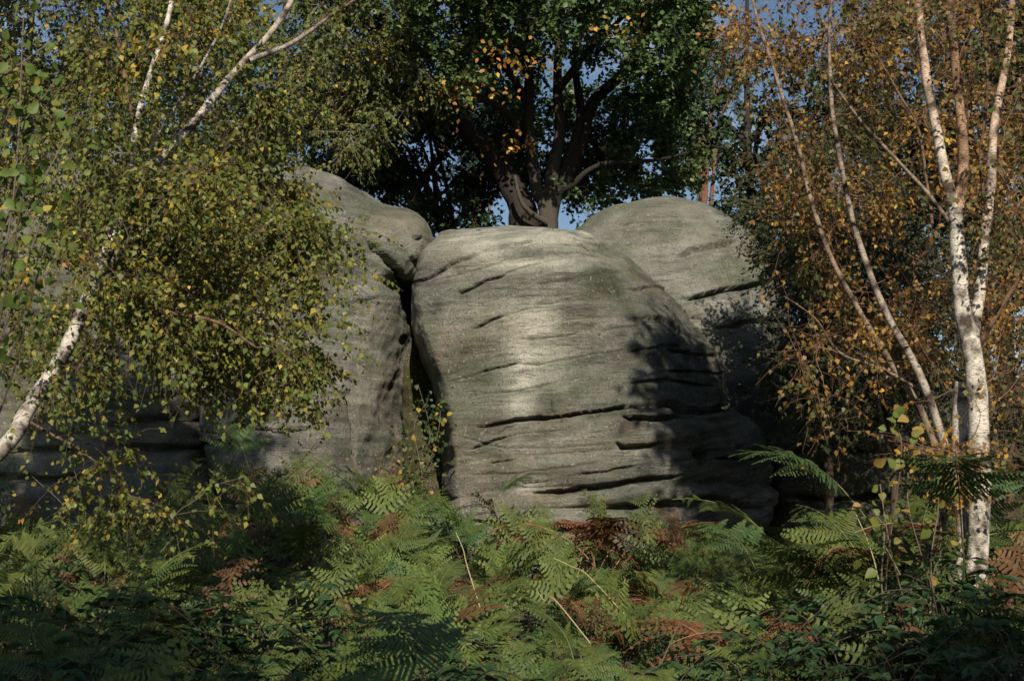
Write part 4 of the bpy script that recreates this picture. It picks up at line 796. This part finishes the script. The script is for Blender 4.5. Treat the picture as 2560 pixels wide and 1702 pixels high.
# undergrowth that nobody could count: the thick of the bracken, brambles and litter beneath
g = Geo()
ns = 1450; sy = np.sqrt(rng.uniform(4.4 ** 2, 18.8 ** 2, ns)); sx = rng.uniform(-1, 1, ns) * half_w(1) * sy; sz = gz(sx, sy); patch = fbm(np.stack([sx * .8, sy * .8, 0 * sx], -1), 2, 321)
for x, y, z, pt in zip(sx, sy, sz, patch):
    if RUST[0] - .6 < x < RUST[0] + .6 and 13.5 < y < 16.4: continue
    k = 'b' if rng.random() < .07 + .45 * max(0, pt - .15) else 'g'; bl = LITE[k][rng.integers(6)]; v = bl.v1; q = bl.q1; c = bl.c1 * rng.uniform(.8, 1.25)
    s = rng.uniform(.36, .66) * (1.2 if y > 14 else 1); a = yaw_(); ca, sa = math.cos(a) * s, math.sin(a) * s; tl = rng.normal(0, .3, 2)
    g.add(v @ np.array([[ca, -sa, 0], [sa, ca, 0], [s * tl[0], s * tl[1], s * 1.15]]).T + [x, y, z], q, c)
tag(g.obj('bracken_undergrowth', M_BRACK), 'thick low tangle of bracken covering the floor of the clearing', 'undergrowth', kind='stuff')
g = Geo(); n = 15000
y = np.sqrt(rng.uniform(4.2 ** 2, 19.5 ** 2, n)); x = rng.uniform(-1.05, 1.05, n) * half_w(1) * y; p = np.stack([x, y, gz(x, y) + .02 + .22 * rng.random(n) ** 1.6], -1)
leaves(g, p, rand_dir(n) * [1, 1, .4], rand_dir(n) * .6 + [0, -.2, .9], rng.uniform(.03, .07, n), rng.uniform(.03, .06, n), palette(n, [(.035, .065, .022), (.05, .085, .025), (.10, .06, .025), (.25, .14, .04)], [.4, .34, .18, .08]), 'birch')
tag(g.obj('leaf_litter', M_LEAF), 'small leaves and fallen litter under the bracken', 'leaves', kind='stuff')

# brambles: arching canes with leaves in threes
def bramble_mesh(seed):
    r = np.random.default_rng(seed); gc, gl = Geo(), Geo()
    for k in range(6):
        a = r.uniform(0, 6.28); L = r.uniform(.6, 1.1); h = r.uniform(.45, .8)
        s = spline([(0, 0, 0), (math.cos(a) * L * .3, math.sin(a) * L * .3, h), (math.cos(a) * L * .8, math.sin(a) * L * .8, h * .8), (math.cos(a) * L * 1.15, math.sin(a) * L * 1.15, h * .3)], 14)
        tubes(s[None], np.linspace(.0035, .0015, 14)[None], 4, (.055, .035, .025), gc)
        n = 14; p, tg = at(s[None], np.zeros(n, int), r.uniform(.2, 1, n)); out = norm(r.normal(size=(n, 3)) * [1, 1, .3])
        for j in (-1, 0, 1):
            ax = norm(out + j * np.cross(out, [0, 0, 1.]) * 1.1 + [0, 0, -.15]); m = len(p); c = np.array([(.032, .07, .026), (.045, .09, .03), (.06, .10, .03)])[r.integers(0, 3, m)]
            leaves(gl, p + out * .05, ax, np.array([0, 0, 1.]) + r.normal(0, .35, (m, 3)), r.uniform(.06, .095, m), r.uniform(.045, .065, m), c, 'hazel')
    return gc.mesh('canes', M_TWIG), gl.mesh('foliage', M_LEAF)
BRM = [bramble_mesh(900 + k) for k in range(5)]
def brambles(spots, label, group, s0=.8, s1=1.2):
    for (x, y) in spots:
        c, f = BRM[rng.integers(5)]; ph = place(x, y); o = thing('bramble_bush', (x, y, float(gz(x, y))), label.split(' bush')[0] + ' bush ' + ph, 'bramble', 'brambles ' + ph); o.rotation_euler = (0, 0, rng.uniform(0, 6.28)); k = rng.uniform(s0, s1); o.scale = (k, k, k)
        for nm, me in (('canes', c), ('foliage', f)):
            q = bpy.data.objects.new(nm, me); col.objects.link(q); q.parent = o
brambles(spread(26, 4.6, 9, .3, lambda x, y: x < -.15 * half_w(y)), 'dark bramble bush in the shaded corner below the leaning birch', 'brambles below the leaning birch')
brambles(spread(34, 5.2, 8.4, .25, lambda x, y: x > .45 * half_w(y)), 'dark bramble bush spreading at the foot of the birch clump', 'brambles by the birch clump', .75, 1.1)
brambles(spread(18, 9, 17, .6, lambda x, y: abs(x) < .6 * half_w(y)), 'low bramble bush among the sunlit bracken of the clearing', 'brambles among the bracken', .4, .6)
# dry pale stalks
for k, (a, b, Y) in enumerate([((1140, 1330), (1180, 1425), 11), ((1385, 1395), (1470, 1440), 11), ((2140, 1285), (2190, 1460), 9.2), ((2185, 1460), (2160, 1500), 9), ((330, 1510), (445, 1485), 10.5), ((1345, 1480), (1390, 1505), 9.5), ((2020, 1420), (2075, 1385), 10), ((1700, 1570), (1730, 1545), 8)]):
    p, q = P(*a, Y), P(*b, Y - .15); lo, hi = (p, q) if p[2] < q[2] else (q, p); g = Geo()
    dn = norm(lo - hi) * [.8, .8, 1] + [0, 0, -.25]; base = lo + dn * .45; base[2] = max(base[2], float(gz(base[0], base[1])) - .03)
    s = spline([base, lo + rng.normal(0, .015, 3), (lo + hi) / 2 + rng.normal(0, .02, 3), hi], 16); tubes(s[None], np.linspace(.0045, .003, 16)[None], 6, (.34, .29, .14), g)
    o = g.obj('dry_stalk', M_TWIG, None, True); tag(o, 'dry straw-coloured stalk poking up through the bracken', 'stalk', 'dry stalks in the bracken')
